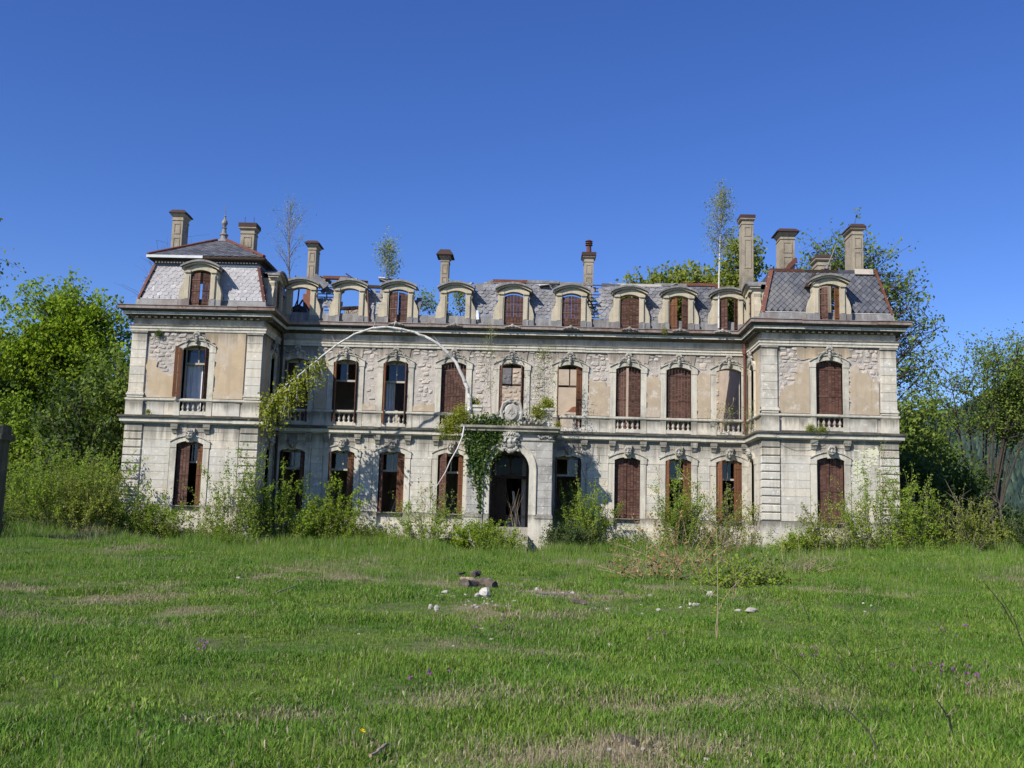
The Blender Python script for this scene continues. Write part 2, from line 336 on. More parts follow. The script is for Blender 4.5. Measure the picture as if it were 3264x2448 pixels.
def arch(sc, hw, zs, rise, n=8):
    return [(sc-hw+2*hw*k/n, zs+rise*(1-(2*k/n-1)**2)) for k in range(n+1)]
def wall(mb, s0, s1, z0, z1, ops=(), o0=-.5, o1=0.0):
    s = s0
    for sc, hw, zb, zs, rise in sorted(ops):
        if sc-hw > s: mb.box(s, sc-hw, o0, o1, z0, z1)
        if zb > z0: mb.box(sc-hw, sc+hw, o0, o1, z0, zb)
        if z1 > zs+rise: mb.prism([(sc-hw, z1)] + arch(sc, hw, zs, rise) + [(sc+hw, z1)], o0, o1)
        s = sc+hw
    if s < s1: mb.box(s, s1, o0, o1, z0, z1)

LOW = (.54, 2.5, 4.93, .13); UPP = (.53, 6.14, 8.80, .14)
def ops(xs, k): return [(x, *k) for x in xs]
mainx = [x for x in BAY]
base_ops = [(x, .72, .7, 1.30, .2) for x in BAY if abs(x) > 1]
walls = {}
def mkwall(key, fr, s0, s1, xs, mat_up, low=LOW, upp=UPP, base=()):
    b = MB(fr); wall(b, s0, s1, .5, 2.0, base, -.5, .12); b.prism([(s0, 2.0), (s1, 2.0), (s1, 2.03), (s0, 2.03)], -.5, .10)
    walls[key+'b'] = b.build('plinth_wall', M['trim'], mansion)
    a = MB(fr); wall(a, s0, s1, 2.03, 5.75, [(x, low[0], 2.03, *low[2:]) for x in xs])
    s = s0
    for x in sorted(xs) + [None]:                                 # upper plinth band stops at the window recesses
        e = s1 if x is None else x-low[0]-.02
        if e > s: lo = MB(fr); lo.box(s, e, .001, .06, 2.03, 2.49); lo.build('plinth_band', M['ashlar'], mansion)
        if x is not None: s = x+low[0]+.02
    for x in xs:
        c = MB(fr); c.box(x-low[0], x+low[0], -.4, -.12, 2.03, 2.46); c.box(x-low[0], x+low[0], -.4, .03, 2.46, 2.50); c.build('window_apron', M['trim'], mansion)
    walls[key+'g'] = a.build('ground_floor_wall', M['mortar'], mansion)
    u = MB(fr); wall(u, s0, s1, 5.75, 10.4, [(x, *upp) for x in xs])
    walls[key+'u'] = u.build('upper_floor_wall', mat_up, mansion)
gx = [x for x in BAY if abs(x) > .1]
mkwall('m', FR_MAIN, -XW, XW, BAY, M['mortar'], base=base_ops)
PW = 12.73
mkwall('l', FR_PAV, -XO, -XW, [-PW], M['mortar'], base=[(-PW, .72, .7, 1.30, .2)])
mkwall('r', FR_PAV, XW, XO, [PW], M['mortar'], base=[(PW, .72, .7, 1.30, .2)])
mkwall('lf', FR_LF, .5, DP, [DP/2+.25], M['plaster'], (.36, 2.5, 4.93, .08), (.36, 6.14, 8.8, .08))
mkwall('rf', FR_RF, 0, DP-.5, [DP/2-.25], M['plaster'], (.36, 2.5, 4.93, .08), (.36, 6.14, 8.8, .08))
for key, fr in (('lo', FR_LO), ('ro', FR_RO)):
    a = MB(fr); L = 11+DP
    if key == 'lo': wall(a, 0, L-.5, .5, 10.4, [(4, .5, 6.1, 8.8, .1), (9, .5, 6.1, 8.8, .1), ])
    else: wall(a, .5, L, .5, 10.4, [(4, .5, 6.1, 8.8, .1), (9, .5, 6.1, 8.8, .1)])
    walls[key] = a.build('side_wall', M['rubble'], mansion)

# ---- dressed blocks, rubble and plaster
ashlar = Bin('ashlar_block', 300, mansion, M['ashlar'])
def blocks(fr, s0, s1, z0, z1, h, excl, parent, wmin=.7, wmax=1.35, o=.022, mat=None):
    n = max(1, round((z1-z0)/h)); h = (z1-z0)/n
    for k in range(n):
        za, zb = z0+k*h, z0+(k+1)*h; iv = [(s0, s1)]
        for ea, eb, fa, fb in excl:
            if fb > za+.02 and fa < zb-.02:
                iv = [q for a, b in iv for q in ((a, min(b, ea)), (max(a, eb), b)) if q[1]-q[0] > .02]
        for a, b in iv:
            s = a
            while s < b-.01:
                w = rnd.uniform(wmin, wmax); w = b-s if b-s < w+.45 else w
                m = MB(fr); m.prism([(s+.004, za+.004), (s+w-.004, za+.004), (s+w-.004, zb-.004), (s+.004, zb-.004)], 0.0, o+rnd.uniform(-.006, .007), .006)
                ashlar.put(m, parent, M[mat] if mat else None); s += w
def lowexcl(xs, hw=.80):
    e = []
    for x in xs: e += [(x-hw, x+hw, 2, 5.0), (x-.55, x+.55, 5.0, 5.2), (x-.17, x+.17, 5.0, 5.6)]
    return e
blocks(FR_MAIN, -XW, -1.66, 2.51, 5.74, .31, lowexcl(gx), walls['mg'])
blocks(FR_MAIN, 1.78, XW, 2.51, 5.74, .31, lowexcl(gx), walls['mg'])
blocks(FR_PAV, -XO+.76, -XW-.76, 2.51, 5.74, .31, lowexcl([-PW]), walls['lg'])
blocks(FR_PAV, XW+.76, XO-.76, 2.51, 5.74, .31, lowexcl([PW]), walls['rg'])
blocks(FR_RF, .05, DP-.6, 2.51, 5.74, .31, [(DP/2-.25-.5, DP/2-.25+.5, 2, 5.1)], walls['rfg'])
blocks(FR_LF, .6, DP-.05, 2.51, 5.74, .31, [(DP/2+.25-.5, DP/2+.25+.5, 2, 5.1)], walls['lfg'])

def quoin(fr, s0, s1, parent, flank):
    n = 10; h = (5.70-2.51)/n
    for k in range(n):
        m = MB(fr); o = .07+rnd.uniform(-.008, .008); za, zb = 2.51+k*h+.014, 2.51+(k+1)*h-.014; d = -.30
        vs = [(s0, d, za), (s1, d, za), (s1, d, zb), (s0, d, zb), (s0, o-.03, za), (s1, o-.03, za), (s1, o-.03, zb), (s0, o-.03, zb),
              (s0+.02, o, za+.035), (s1-.02, o, za+.035), (s1-.02, o, zb-.03), (s0+.02, o, zb-.03)]
        m.add(vs, [(0, 3, 2, 1)] + [(4*r_+i, 4*r_+(i+1) % 4, 4*r_+4+(i+1) % 4, 4*r_+4+i) for r_ in (0, 1) for i in range(4)] + [(8, 9, 10, 11)])
        m.build('quoin', M['ashlar'], parent)
def pilaster(fr, s0, s1, parent, pz0=6.03):
    m = MB(fr); m.box(s0-.04, s1+.04, -.25, .13, pz0, 6.62); m.box(s0-.02, s1+.02, -.25, .11, 6.77, 6.86); m.box(s0-.05, s1+.05, -.25, .14, 6.86, 6.93); m.box(s0-.02, s1+.02, -.25, .10, 6.93, 7.0)
    cp = MB(fr); cp.box(s0-.03, s1+.03, -.25, .12, 9.405, 9.47); cp.build('pilaster_capital', M['trim'], mansion)
    base = m.build('pilaster', M['trim'], mansion)
    n = 7; h = (9.40-7.0)/n
    for k in range(n):
        q = MB(fr); q.box(s0, s1, -.25, .075+rnd.uniform(-.005, .005), 7.0+k*h+.005, 7.0+(k+1)*h-.005, .008); q.build('pilaster_block', M['ashlar'], base)
for a, b, g in ((-XO-.02, -XO+.72, 'l'), (-XW-.72, -XW+.02, 'l'), (XW-.02, XW+.72, 'r'), (XO-.72, XO+.02, 'r')):
    quoin(FR_PAV, a, b, walls[g+'g'], None); pilaster(FR_PAV, a+.04 if b > a and a in (-XO-.02, XW-.02) else a+.08, b-.08 if a in (-XO-.02, XW-.02) else b-.04, walls[g+'u'])

rub = Bin('rubble_stone', 300, mansion, M['rubble'])
def pip(p, poly):
    c = False; n = len(poly)
    for i in range(n):
        (x1, y1), (x2, y2) = poly[i], poly[(i+1) % n]
        if (y1 > p[1]) != (y2 > p[1]) and p[0] < (x2-x1)*(p[1]-y1)/(y2-y1)+x1: c = not c
    return c
def rubble(fr, s0, s1, z0, z1, parent, excl=(), polys=(), wl=.2, wh=.5, hl=.12, hh=.26, joined=False, dens=.97):
    z = z0
    while z < z1-.06:
        h = min(rnd.uniform(hl, hh), z1-z)
        s = s0-rnd.uniform(0, .15)
        while s < s1:
            w = rnd.uniform(wl, wh)*(.7+h); c = (s+w/2, z+h/2)
            a, b = max(s, s0), min(s+w, s1)
            if b-a > .08 and rnd.random() < dens and not any(e[0] < b and e[1] > a and e[2] < z+h and e[3] > z for e in excl) and not any(pip(c, q) for q in polys):
                j = lambda k: rnd.uniform(-k, k); g = .012; hw, hh2 = (b-a)/2-g, h/2-g; cx = (a+b)/2; tilt = rnd.uniform(-.3, .3); n = 8; poly = []; dz = rnd.uniform(-.05, .05); hh2 *= rnd.uniform(.8, 1.15)
                for i in range(n):
                    t = 2*math.pi*(i+.5)/n; ex = .55
                    x = hw*math.copysign(abs(math.cos(t))**ex, math.cos(t))*rnd.uniform(.72, 1.03); y = hh2*math.copysign(abs(math.sin(t))**ex, math.sin(t))*rnd.uniform(.7, 1.05)
                    poly.append((cx+x, c[1]+y+x*tilt*.6+dz))
                m = MB(fr); m.prism(poly, -.02, rnd.uniform(.008, .036), min(hw, hh2)*.3, .02); rub.put(m, parent, joined=joined)
            s += w
        z += h
def jag(poly, amp=.05, step=.11):
    out = []
    for i in range(len(poly)):
        a, b = poly[i], poly[(i+1) % len(poly)]; l = math.hypot(b[0]-a[0], b[1]-a[1]); n = max(1, int(l/step)); keep = len(a) > 2
        for k in range(n):
            t = k/n; am = 0 if keep or k == 0 else amp
            out.append((a[0]+(b[0]-a[0])*t+rnd.uniform(-am, am), a[1]+(b[1]-a[1])*t+rnd.uniform(-am, am)))
    return out
def patch(fr, poly, mat, parent, o=.05, amp=.085, name='plaster_patch'):
    m = MB(fr); m.prism(jag(poly, amp), -.01, o, .0); return m.build(name, mat, parent)
# panels between the upper windows of the main front: (index, plaster polygons, material)
def S(x): return x
Z0, Z1 = 6.78, 9.47
def upex(xs): return [(x-.80, x+.80, Z0, 9.0) for x in xs] + [(x-.50, x+.50, 8.9, 9.38) for x in xs]
polys = []
for i, x in enumerate(BAY):                                          # flush plaster round the carved heads
    if i in (1, 2, 3, 4, 5, 6, 7, 8):
        l = rnd.uniform(.6, .95); r_ = rnd.uniform(.6, .95)
        q = [(x-l, Z1, 0), (x-l*.9, 9.05), (x+r_*.9, 9.05, 0), (x+r_, Z1)]
        polys.append(q); patch(FR_MAIN, q, M['plaster_pink'], walls['mu'], .03)
big = [([(5.74, Z0, 0), (6.32, Z0, 0), (6.32, 8.35), (6.1, 8.55), (5.74, 8.5)]),
       ([(7.88, Z0, 0), (8.44, Z0, 0), (8.44, 8.65), (8.1, 8.75), (7.88, 8.6)]),
       ([(3.26, Z0, 0), (4.19, Z0, 0), (4.19, 8.05), (3.9, 8.3), (3.5, 8.2), (3.26, 8.35)]),
       ([(-4.18, Z0, 0), (-3.26, Z0, 0), (-3.26, 7.05), (-3.7, 7.15), (-4.18, 7.0)]),
       ([(-6.32, Z0, 0), (-5.75, Z0, 0), (-5.75, 7.0), (-6.32, 7.05)]),
       ([(-8.42, Z0, 0), (-7.88, Z0, 0), (-7.88, 8.9), (-8.1, 9.1), (-8.42, 9.1)])]
for q in big: polys.append([p[:2] for p in q]); patch(FR_MAIN, q, M['plaster_tan'], walls['mu'])
rubble(FR_MAIN, -XW, XW, Z0, Z1, walls['mu'], upex(BAY), [[p[:2] for p in q] for q in polys])
# left pavilion: rubble upper left, ochre plaster elsewhere
lp = [[(-XO+.72, Z0, 0), (-PW-.78, Z0, 0), (-PW-.78, 7.75), (-13.9, 7.7), (-14.2, 7.95), (-14.35, 8.3), (-XO+.72, 8.3)],
      [(-PW+.78, Z0, 0), (-XW-.72, Z0, 0), (-XW-.72, 9.47, 0), (-PW+.3, 9.47), (-PW+.45, 9.1), (-PW+.78, 9.0)]]
for q in lp: patch(FR_PAV, q, M['plaster'], walls['lu'])
rubble(FR_PAV, -XO+.72, -XW-.72, Z0, Z1, walls['lu'], [(-PW-.80, -PW+.80, Z0, 9.0), (-PW-.4, -PW+.4, 9, 9.4)], [[p[:2] for p in q] for q in lp], hl=.11, hh=.2)
rp = [[(XW+.72, Z0, 0), (PW-.78, Z0, 0), (PW-.78, 8.9), (11.5, 8.75), (11.35, 8.2), (11.2, 7.9), (10.95, 7.85), (XW+.72, 7.6)],
      [(PW+.78, Z0, 0), (XO-.72, Z0, 0), (XO-.72, 8.15), (14.5, 8.1), (14.25, 8.45), (13.95, 8.5), (13.9, 8.7), (PW+.78, 8.8)]]
for q in rp: patch(FR_PAV, q, M['plaster_tan'], walls['ru'])
patch(FR_PAV, [(PW-1.3, 9.46, 0), (PW-1.25, 9.0), (PW+.5, 8.95), (PW+.9, 9.1), (PW+.8, 9.46)], M['plaster'], walls['ru'], .035)
rubble(FR_PAV, XW+.72, XO-.72, Z0, Z1, walls['ru'], [(PW-.80, PW+.80, Z0, 9.0), (PW-.4, PW+.4, 9, 9.4)], [[p[:2] for p in q] for q in rp])
# parapet blocks under the upper windows
for fr, a, b, xs, g in ((FR_MAIN, -XW, XW, BAY, 'm'), (FR_PAV, -XO+.8, -XW-.8, [-PW], 'l'), (FR_PAV, XW+.8, XO-.8, [PW], 'r')):
    ex = [(x-.56, x+.56, 6, 7) for x in xs] + ([(-1.7, 1.8, 6, 7)] if g == 'm' else [])
    blocks(fr, a, b, 6.08, 6.63, .55, ex, walls[g+'u'], .5, .95, .03)
# frieze blocks below the eaves
for fr, a, b, g in ((FR_MAIN, -XW, XW, 'm'), (FR_PAV, -XO+.02, -XW-.02, 'l'), (FR_PAV, XW+.02, XO-.02, 'r')):
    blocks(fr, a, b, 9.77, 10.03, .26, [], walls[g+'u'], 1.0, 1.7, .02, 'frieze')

# ---- horizontal mouldings carried round the whole front
def band(name, prof, mat, path=OUT, seg=1.5, j=.006):
    """a moulding laid in stones: the path is cut into lengths, each set a little out of true; corner stones turn the corner"""
    pts = [Vector(p) for p in path]; acc = [0.0]
    for k in range(len(pts)-1): acc.append(acc[-1]+(pts[k+1]-pts[k]).length)
    cuts = [0.0]; s = 0.0
    while True:
        front = acc[1]-.6 < s < acc[-2]+.6; s += rnd.uniform(.75, 1.3)*seg if front else 6.0
        if s > acc[-1]-.5: break
        for a in acc[1:-1]:
            if abs(s-a) < .4: s = a+.4
        cuts.append(s)
    cuts.append(acc[-1])
    def at(t):
        for k in range(len(pts)-1):
            if t <= acc[k+1]+1e-6: return tuple(pts[k].lerp(pts[k+1], (t-acc[k])/(acc[k+1]-acc[k])))
    for a, b in zip(cuts, cuts[1:]):
        sub_ = [at(a+.004)] + [tuple(pts[k]) for k in range(1, len(pts)-1) if a < acc[k] < b] + [at(b-.004)]
        dz, do = rnd.uniform(-j, j), rnd.uniform(-j, j); m = MB(); m.sweep([(o+do if o > 0 else o, z+dz) for o, z in prof], sub_); m.build(name, mat, mansion)
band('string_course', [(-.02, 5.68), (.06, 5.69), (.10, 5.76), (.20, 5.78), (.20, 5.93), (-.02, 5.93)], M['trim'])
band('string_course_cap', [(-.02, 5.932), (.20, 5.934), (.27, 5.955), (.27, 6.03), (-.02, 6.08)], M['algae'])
band('parapet_rail', [(-.02, 6.63), (.07, 6.65), (.09, 6.68), (.09, 6.74), (-.02, 6.77)], M['trim'])
band('architrave', [(-.02, 9.48), (.07, 9.48), (.07, 9.59), (.10, 9.60), (.10, 9.69), (.15, 9.73), (-.02, 9.77)], M['trim'])
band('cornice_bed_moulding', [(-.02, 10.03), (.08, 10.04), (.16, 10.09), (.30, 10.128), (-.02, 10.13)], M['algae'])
band('cornice', [(-.02, 10.132), (.33, 10.132), (.33, 10.25), (-.02, 10.25)], M['trim'])
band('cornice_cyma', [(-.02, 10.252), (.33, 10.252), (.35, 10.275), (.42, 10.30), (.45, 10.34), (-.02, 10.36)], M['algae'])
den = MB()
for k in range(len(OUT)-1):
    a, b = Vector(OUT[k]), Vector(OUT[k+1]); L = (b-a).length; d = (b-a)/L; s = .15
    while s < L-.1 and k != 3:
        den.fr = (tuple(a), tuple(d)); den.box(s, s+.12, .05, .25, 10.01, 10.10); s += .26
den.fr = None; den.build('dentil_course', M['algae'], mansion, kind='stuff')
gut = [(-XO, 11), (-XO, -DP), (-XW, -DP), (-XW, 0), (XW, 0), (XW, -DP), (XO, -DP), (XO, 11)]
GP = [(.36, 10.345), (.49, 10.35), (.50, 10.47), (.53, 10.48), (.53, 10.50), (.44, 10.50), (.42, 10.42), (.36, 10.42)]
band('gutter', GP, M['gutter'], gut, 2.4, .014)
# blocking course behind the gutter
m = MB(); m.sweep([(-.4, 10.30), (.345, 10.30), (.345, 10.44), (-.4, 10.46)], OUT); m.build('roof_kerb', M['zinc'], mansion)

# ---- repeated carved pieces (shared meshes)
def bracket_mesh():
    m = MB(); m.box(-.14, .14, -.02, .17, 5.60-5.6, 5.72-5.6); m.box(-.125, .125, -.02, .155, 5.52-5.6, 5.60-5.6)
    m.add([(-.10, -.02, -.24), (.10, -.02, -.24), (.125, -.02, -.08), (-.125, -.02, -.08), (-.09, .05, -.24), (.09, .05, -.24), (.115, .13, -.08), (-.115, .13, -.08)], [(0, 1, 2, 3), (4, 7, 6, 5), (0, 4, 5, 1), (2, 6, 7, 3), (1, 5, 6, 2), (0, 3, 7, 4)])
    for x in (-.06, 0, .06): m.add([(x-.014, .05, -.23), (x+.014, .05, -.23), (x+.014, .145, -.08), (x-.014, .145, -.08), (x-.014, .04, -.23), (x+.014, .04, -.23), (x+.014, .10, -.08), (x-.014, .10, -.08)], [(0, 1, 2, 3), (0, 3, 7, 4), (1, 5, 6, 2), (0, 4, 5, 1)])
    m.v = [(x, -o, z) for x, o, z in m.v]; return m.mesh('bracket', M['trim'])
BR = bracket_mesh()
def face_mesh(seed, w=.17, h=.25, hair=1.0, beard=False):
    rr = random.Random(seed); m = MB(); nu, nv = 19, 23; vs = []; fs = []
    for j in range(nv):
        for i in range(nu):
            u, v = 2*i/(nu-1)-1, 2*j/(nv-1)-1
            s = math.sqrt(max(0, 1-.5*v*v)); t = math.sqrt(max(0, 1-.5*u*u)); x, z = u*s, v*t; r2 = x*x+z*z
            o = .15*math.sqrt(max(0, 1-r2))+.02
            g = lambda cx, cz, a, b: math.exp(-((x-cx)/a)**2-((z-cz)/b)**2)
            o += .05*g(0, -.08, .12, .2)+.025*g(0, -.2, .17, .09)-.045*(g(.33, .1, .16, .1)+g(-.33, .1, .16, .1))+.02*(g(.33, .27, .25, .07)+g(-.33, .27, .25, .07))
            o += -.03*g(0, -.45, .26, .045)+.02*g(0, -.36, .2, .06)+.02*g(0, -.54, .18, .06)+.03*g(0, -.78, .22, .14)+.018*(g(.42, -.2, .2, .16)+g(-.42, -.2, .2, .16))
            if (math.sqrt(r2) > .66 and z > -.2) or z > .52: o += hair*.05*(math.sin(x*17+seed)*math.sin(z*13+seed*2)+.9)*rr.uniform(.7, 1)
            if beard and z < -.5: o += .05*(math.sin(x*24)*.5+1)
            if abs(x) > .7 and z < -.1: o += hair*.04*(math.sin(z*20+seed)+.6)
            vs.append((x*w, -o, z*h))
    for j in range(nv-1):
        for i in range(nu-1): fs.append((j*nu+i, j*nu+i+1, (j+1)*nu+i+1, (j+1)*nu+i))
    m.add(vs, fs); return m
FACES = [face_mesh(3, .16, .23, 1, True).mesh('keystone_mask', M['ornament'], True), face_mesh(5, .15, .22, 1.2).mesh('keystone_mask', M['ornament'], True), face_mesh(9, .16, .21, 1.6, True).mesh('keystone_mask', M['ornament'], True)]
def shell_mesh(seed):
    m = MB(); rr = random.Random(seed)
    for k in range(7):
        a = R(-72+24*k); L = .15
        m.blob((math.sin(a)*L*.7, -.07, .20+math.cos(a)*L*.75), (.034+.03*abs(math.sin(a)), .06, .034+.05*abs(math.cos(a))), 6, 4)
    m.blob((0, -.09, .16), (.07, .07, .06), 7, 4)
    for s in (-1, 1):
        for t, r_ in ((.12, .065), (.2, .06), (.28, .05), (.36, .04), (.43, .032)):
            m.blob((s*t, -.06, .10-.28*t*t+rr.uniform(-.01, .015)), (r_*1.1, .05, r_), 6, 4, .2, seed+int(t*100))
        pts = [(s*(.10+.36*q), -.08, .155-.02*q-.32*q*q) for q in (0, .25, .5, .75, 1)]; m.tube(pts, [.035, .032, .028, .024, .02], 5)
    m.blob((0, -.08, 0), (.085, .09, .12), 7, 5, .15, seed); m.blob((0, -.10, -.10), (.05, .07, .07), 6, 4)
    return m.mesh('shell_ornament', M['ornament'])
SHELLS = [shell_mesh(1), shell_mesh(2)]
bm = MB(); bm.lathe([(.062, 0), (.062, .03), (.035, .045), (.03, .07), (.055, .11), (.066, .15), (.055, .20), (.034, .25), (.028, .29), (.045, .315), (.033, .33), (.058, .345), (.058, .38)], n=10)
BALU = bm.mesh('baluster', M['frame'] if False else M['trim'], True)

def leaf_shutter(w, zb, zs, rise, side, hw, boards=4, mat='shutter'):
    """one shutter leaf in its own frame: hinge at x = 0, boards along +x*side; top follows the window arch"""
    m = MB(); bw = w/boards
    for k in range(boards):
        a, b = k*bw+.004, (k+1)*bw-.004
        f = lambda t: zs+rise*(1-((t-hw)/hw)**2)-.03
        p = [(side*a, zb), (side*b, zb), (side*b, f(b)), (side*a, f(a))]
        m.prism(p if side > 0 else p[::-1], 0, .035, .004)
        n = int((zs-zb)/.05)
        if mat != 'x':
            for q in range(n):                                       # louvre lips
                z = zb+.12+q*.05
                if z < zs-.12: m.add([(side*(a+.012), .036, z), (side*(b-.012), .036, z), (side*(b-.012), .042, z+.008), (side*(a+.012), .042, z+.008), (side*(a+.012), .036, z+.04), (side*(b-.012), .036, z+.04)], [(0, 1, 2, 3), (3, 2, 5, 4)])
    for z in (zb+.16, (zb+zs)/2, zs-.22): m.box(min(0, side*w), max(0, side*w), .035, .052, z-.03, z+.03)
    m.v = [(x, -o, z) for x, o, z in m.v]; return m
def put_frame(fr, s, o, z=0): (x0, y0), (dx, dy) = fr; return (x0+dx*s+dy*o, y0+dy*s-dx*o, z), math.atan2(dy, dx)
win_n = [0]
def window(fr, xc, kind, spec, parent=None, hw=None, plain=False):
    """kind 'low' / 'upp'; spec: leaves [(side, width, angle in degrees, o, mat)], sash True/False, curtain, label"""
    k = LOW if kind == 'low' else UPP; hw = hw or k[0]; zb0, zs, rise = k[1:]
    w = MB(fr); t = .24 if not plain else .14; zb = zb0 if kind == 'low' else 6.76
    w.box(xc-hw-t, xc-hw, -.30, .055, zb, zs-.15); w.box(xc+hw, xc+hw+t, -.30, .055, zb, zs-.15)
    for s in (-1, 1):                                                # shoulders
        a, b = sorted((xc+s*hw, xc+s*(hw+t+.03))); w.box(a, b, -.30, .075, zs-.15, zs-.002)
    lo = arch(xc, hw, zs, rise, 10); n = len(lo)
    up = [(xc-hw-t-.03, zs), ] + [(xc-hw-t-.03+(2*hw+2*t+.06)*q/10, zs+.12+(rise+.12)*(1-(2*q/10-1)**2)) for q in range(11)] + [(xc+hw+t+.03, zs)]
    w.prism(lo[::-1] + up, -.30, .075) if False else w.prism([(p[0], p[1]) for p in up] + [(p[0], p[1]) for p in lo[::-1]], -.30, .075)
    hood = up[1:-1]; w.prism([(p[0], p[1]) for p in hood] + [(p[0], p[1]-.045) for p in hood[::-1]], .075, .12)
    if kind == 'upp':
        w.box(xc-hw-t, xc-hw, -.30, .05, 6.07, 6.63); w.box(xc+hw, xc+hw+t, -.30, .05, 6.07, 6.63)
    W = w.build('window', M['trim'], mansion)
    if kind == 'upp' and not plain:
        p, a = put_frame(fr, xc, .06, 9.14); link('shell_ornament', SHELLS[win_n[0] % 2], W, p, (0, 0, a))
    elif not plain:
        kb = MB(fr); kb.prism([(xc-.13, zs+rise-.06), (xc+.13, zs+rise-.06), (xc+.19, 5.56), (xc-.19, 5.56)], .0, .13, .01); kb.build('keystone', M['trim'], W)
        p, a = put_frame(fr, xc, .12, 5.30); link('keystone_mask', FACES[win_n[0] % 3], W, p, (0, 0, a))
    if not plain and kind == 'low':
        for s in (-.65, .65): p, a = put_frame(fr, xc+s, .02, 5.60); link('bracket', BR, W, p, (0, 0, a))
    win_n[0] += 1
    if kind == 'upp':
        nb = 5 if not plain else 3; sp = 2*hw/nb
        for q in range(nb):
            if spec.get('miss') and q in spec['miss']: continue
            p, a = put_frame(fr, xc-hw+sp*(q+.5), -.06, 6.25); link('baluster', BALU, W, p)
        m = MB(fr); m.box(xc-hw, xc+hw, -.16, .03, 6.10, 6.25); m.build('balustrade_base', M['trim'], W); m = MB(fr); m.box(xc-hw, xc+hw, -.16, -.021, 6.63, 6.76); m.build('balustrade_rail', M['trim'], W)
    zb2 = zb0 if kind == 'low' else spec.get('zb', 6.20)
    if spec.get('sash', True):
        f = MB(fr); o0, o1 = -.40, -.33; zt = zb2+(zs-zb2)*.70; tt = .05; ti = spec.get('inset', 0.0)
        f.box(xc-hw+ti, xc-hw+ti+tt, o0, o1, zb2, zs); f.box(xc+hw-ti-tt, xc+hw-ti, o0, o1, zb2, zs); f.box(xc-hw+ti+tt, xc+hw-ti-tt, o0+.005, o1+.03, zt, zt+.08)
        f.box(xc-.025, xc+.025, o0, o1, zt+.08, zs+rise-.02)
        f.prism([(xc-hw+ti, zs), (xc+hw-ti, zs)] + [(p[0], p[1]) for p in arch(xc, hw-ti, zs, rise-.01)[::-1]], o0, o1)
        if spec.get('leaf_l'): f.box(xc-hw+tt, xc-.02, o0, o1, zb2, zb2+.12); f.box(xc-.10, xc-.04, o0+.002, o1+.01, zb2+.12, zt)
        f.build('window_frame', M[spec.get('fmat', 'frame')], W)
        for s in (-1, 1):
            if spec.get('glass', (1, 1))[0 if s < 0 else 1]:
                g = MB(fr); a, b = sorted((xc+s*.025, xc+s*(hw-tt))); g.box(a, b, -.372, -.366, zt+.08, zs); g.build('window_pane', M['glass'], W)
    if spec.get('curtain'):
        a, b, z0, z1 = spec['curtain']; g = MB(fr); n = 10
        for q in range(n):
            s0, s1 = xc+a+(b-a)*q/n, xc+a+(b-a)*(q+1)/n; d0, d1 = -.50+.03*math.sin(q*1.9), -.50+.03*math.sin((q+1)*1.9)
            g.add([(s0, d0, z0), (s1, d1, z0), (s1, d1, z1), (s0, d0, z1), (s0, d0-.01, z0), (s1, d1-.01, z0), (s1, d1-.01, z1), (s0, d0-.01, z1)], [(0, 1, 2, 3), (4, 7, 6, 5)])
        g.build('curtain', M['curtain'], W)
    for side, wd, ang, o, mt in spec.get('leaves', ()):
        m = leaf_shutter(wd, zb2+.02, zs, rise, side, hw, max(2, round(wd/.13)), mt)
        (px, py, _), a = put_frame(fr, xc-side*hw*.995, o)
        link('shutter', m.mesh('shutter', M[mt]), W, (px, py, 0), (0, 0, a-side*R(ang)))
    return W
SH, SB = 'shutter', 'shutter_bare'
closed = dict(sash=False, leaves=[(1, .527, 0, -.16, SH), (-1, .527, 0, -.16, SH)])
upper = [dict(leaves=[(1, .26, 75, -.12, SH), (-1, .26, 75, -.12, SH)]),
         dict(leaves=[(1, .27, 58, -.10, SB), (-1, .27, 70, -.10, SH)], glass=(1, 0)),
         dict(leaves=[(1, .27, 62, -.10, SB), (-1, .27, 66, -.10, SH)], leaf_l=1, curtain=(-.46, -.08, 6.3, 8.05)),
         closed,
         dict(leaves=[(1, .27, 60, -.10, SH), (-1, .27, 60, -.10, SH)], glass=(1, 0), fmat='oak'),
         dict(leaves=[(1, .27, 80, -.10, SH), (-1, .27, 18, -.14, SB)], glass=(0, 0), fmat='oak', miss=(1, 2)),
         dict(sash=False, leaves=[(1, .46, 12, -.16, SH), (-1, .51, 4, -.17, SH)]),
         closed,
         dict(sash=False)]
lower = [dict(leaves=[(1, .30, 55, -.10, SH), (-1, .30, 55, -.10, SH)]),
         dict(leaves=[(1, .34, 70, -.12, SH), (-1, .30, 20, -.12, SB)], glass=(1, 1)),
         dict(leaves=[(1, .30, 50, -.12, SH), (-1, .32, 14, -.10, SB)], glass=(1, 1)),
         dict(leaves=[(1, .46, 32, -.12, SH), (-1, .22, 12, -.10, SB)], glass=(0, 0)),
         None,
         dict(leaves=[(1, .30, 78, -.12, SH), (-1, .22, 62, -.12, SH)], glass=(0, 1)),
         closed,
         dict(leaves=[(1, .30, 56, -.10, SB), (-1, .34, 8, -.08, SB)], glass=(1, 1)),
         dict(leaves=[(1, .34, 40, -.10, SB), (-1, .34, 14, -.08, SB)], glass=(1, 1))]
for i, x in enumerate(BAY):
    window(FR_MAIN, x, 'upp', upper[i])
    if lower[i]: window(FR_MAIN, x, 'low', lower[i])
window(FR_PAV, -PW, 'upp', dict(zb=6.78, leaves=[(1, .30, 158, .13, SB), (-1, .27, 58, -.10, SH)], curtain=(-.5, .15, 6.3, 8.7)))
window(FR_PAV, -PW, 'low', dict(leaves=[(1, .52, 6, -.16, SH), (-1, .24, 12, -.10, SB)], glass=(1, 1)))
window(FR_PAV, PW, 'upp', closed); window(FR_PAV, PW, 'low', closed)
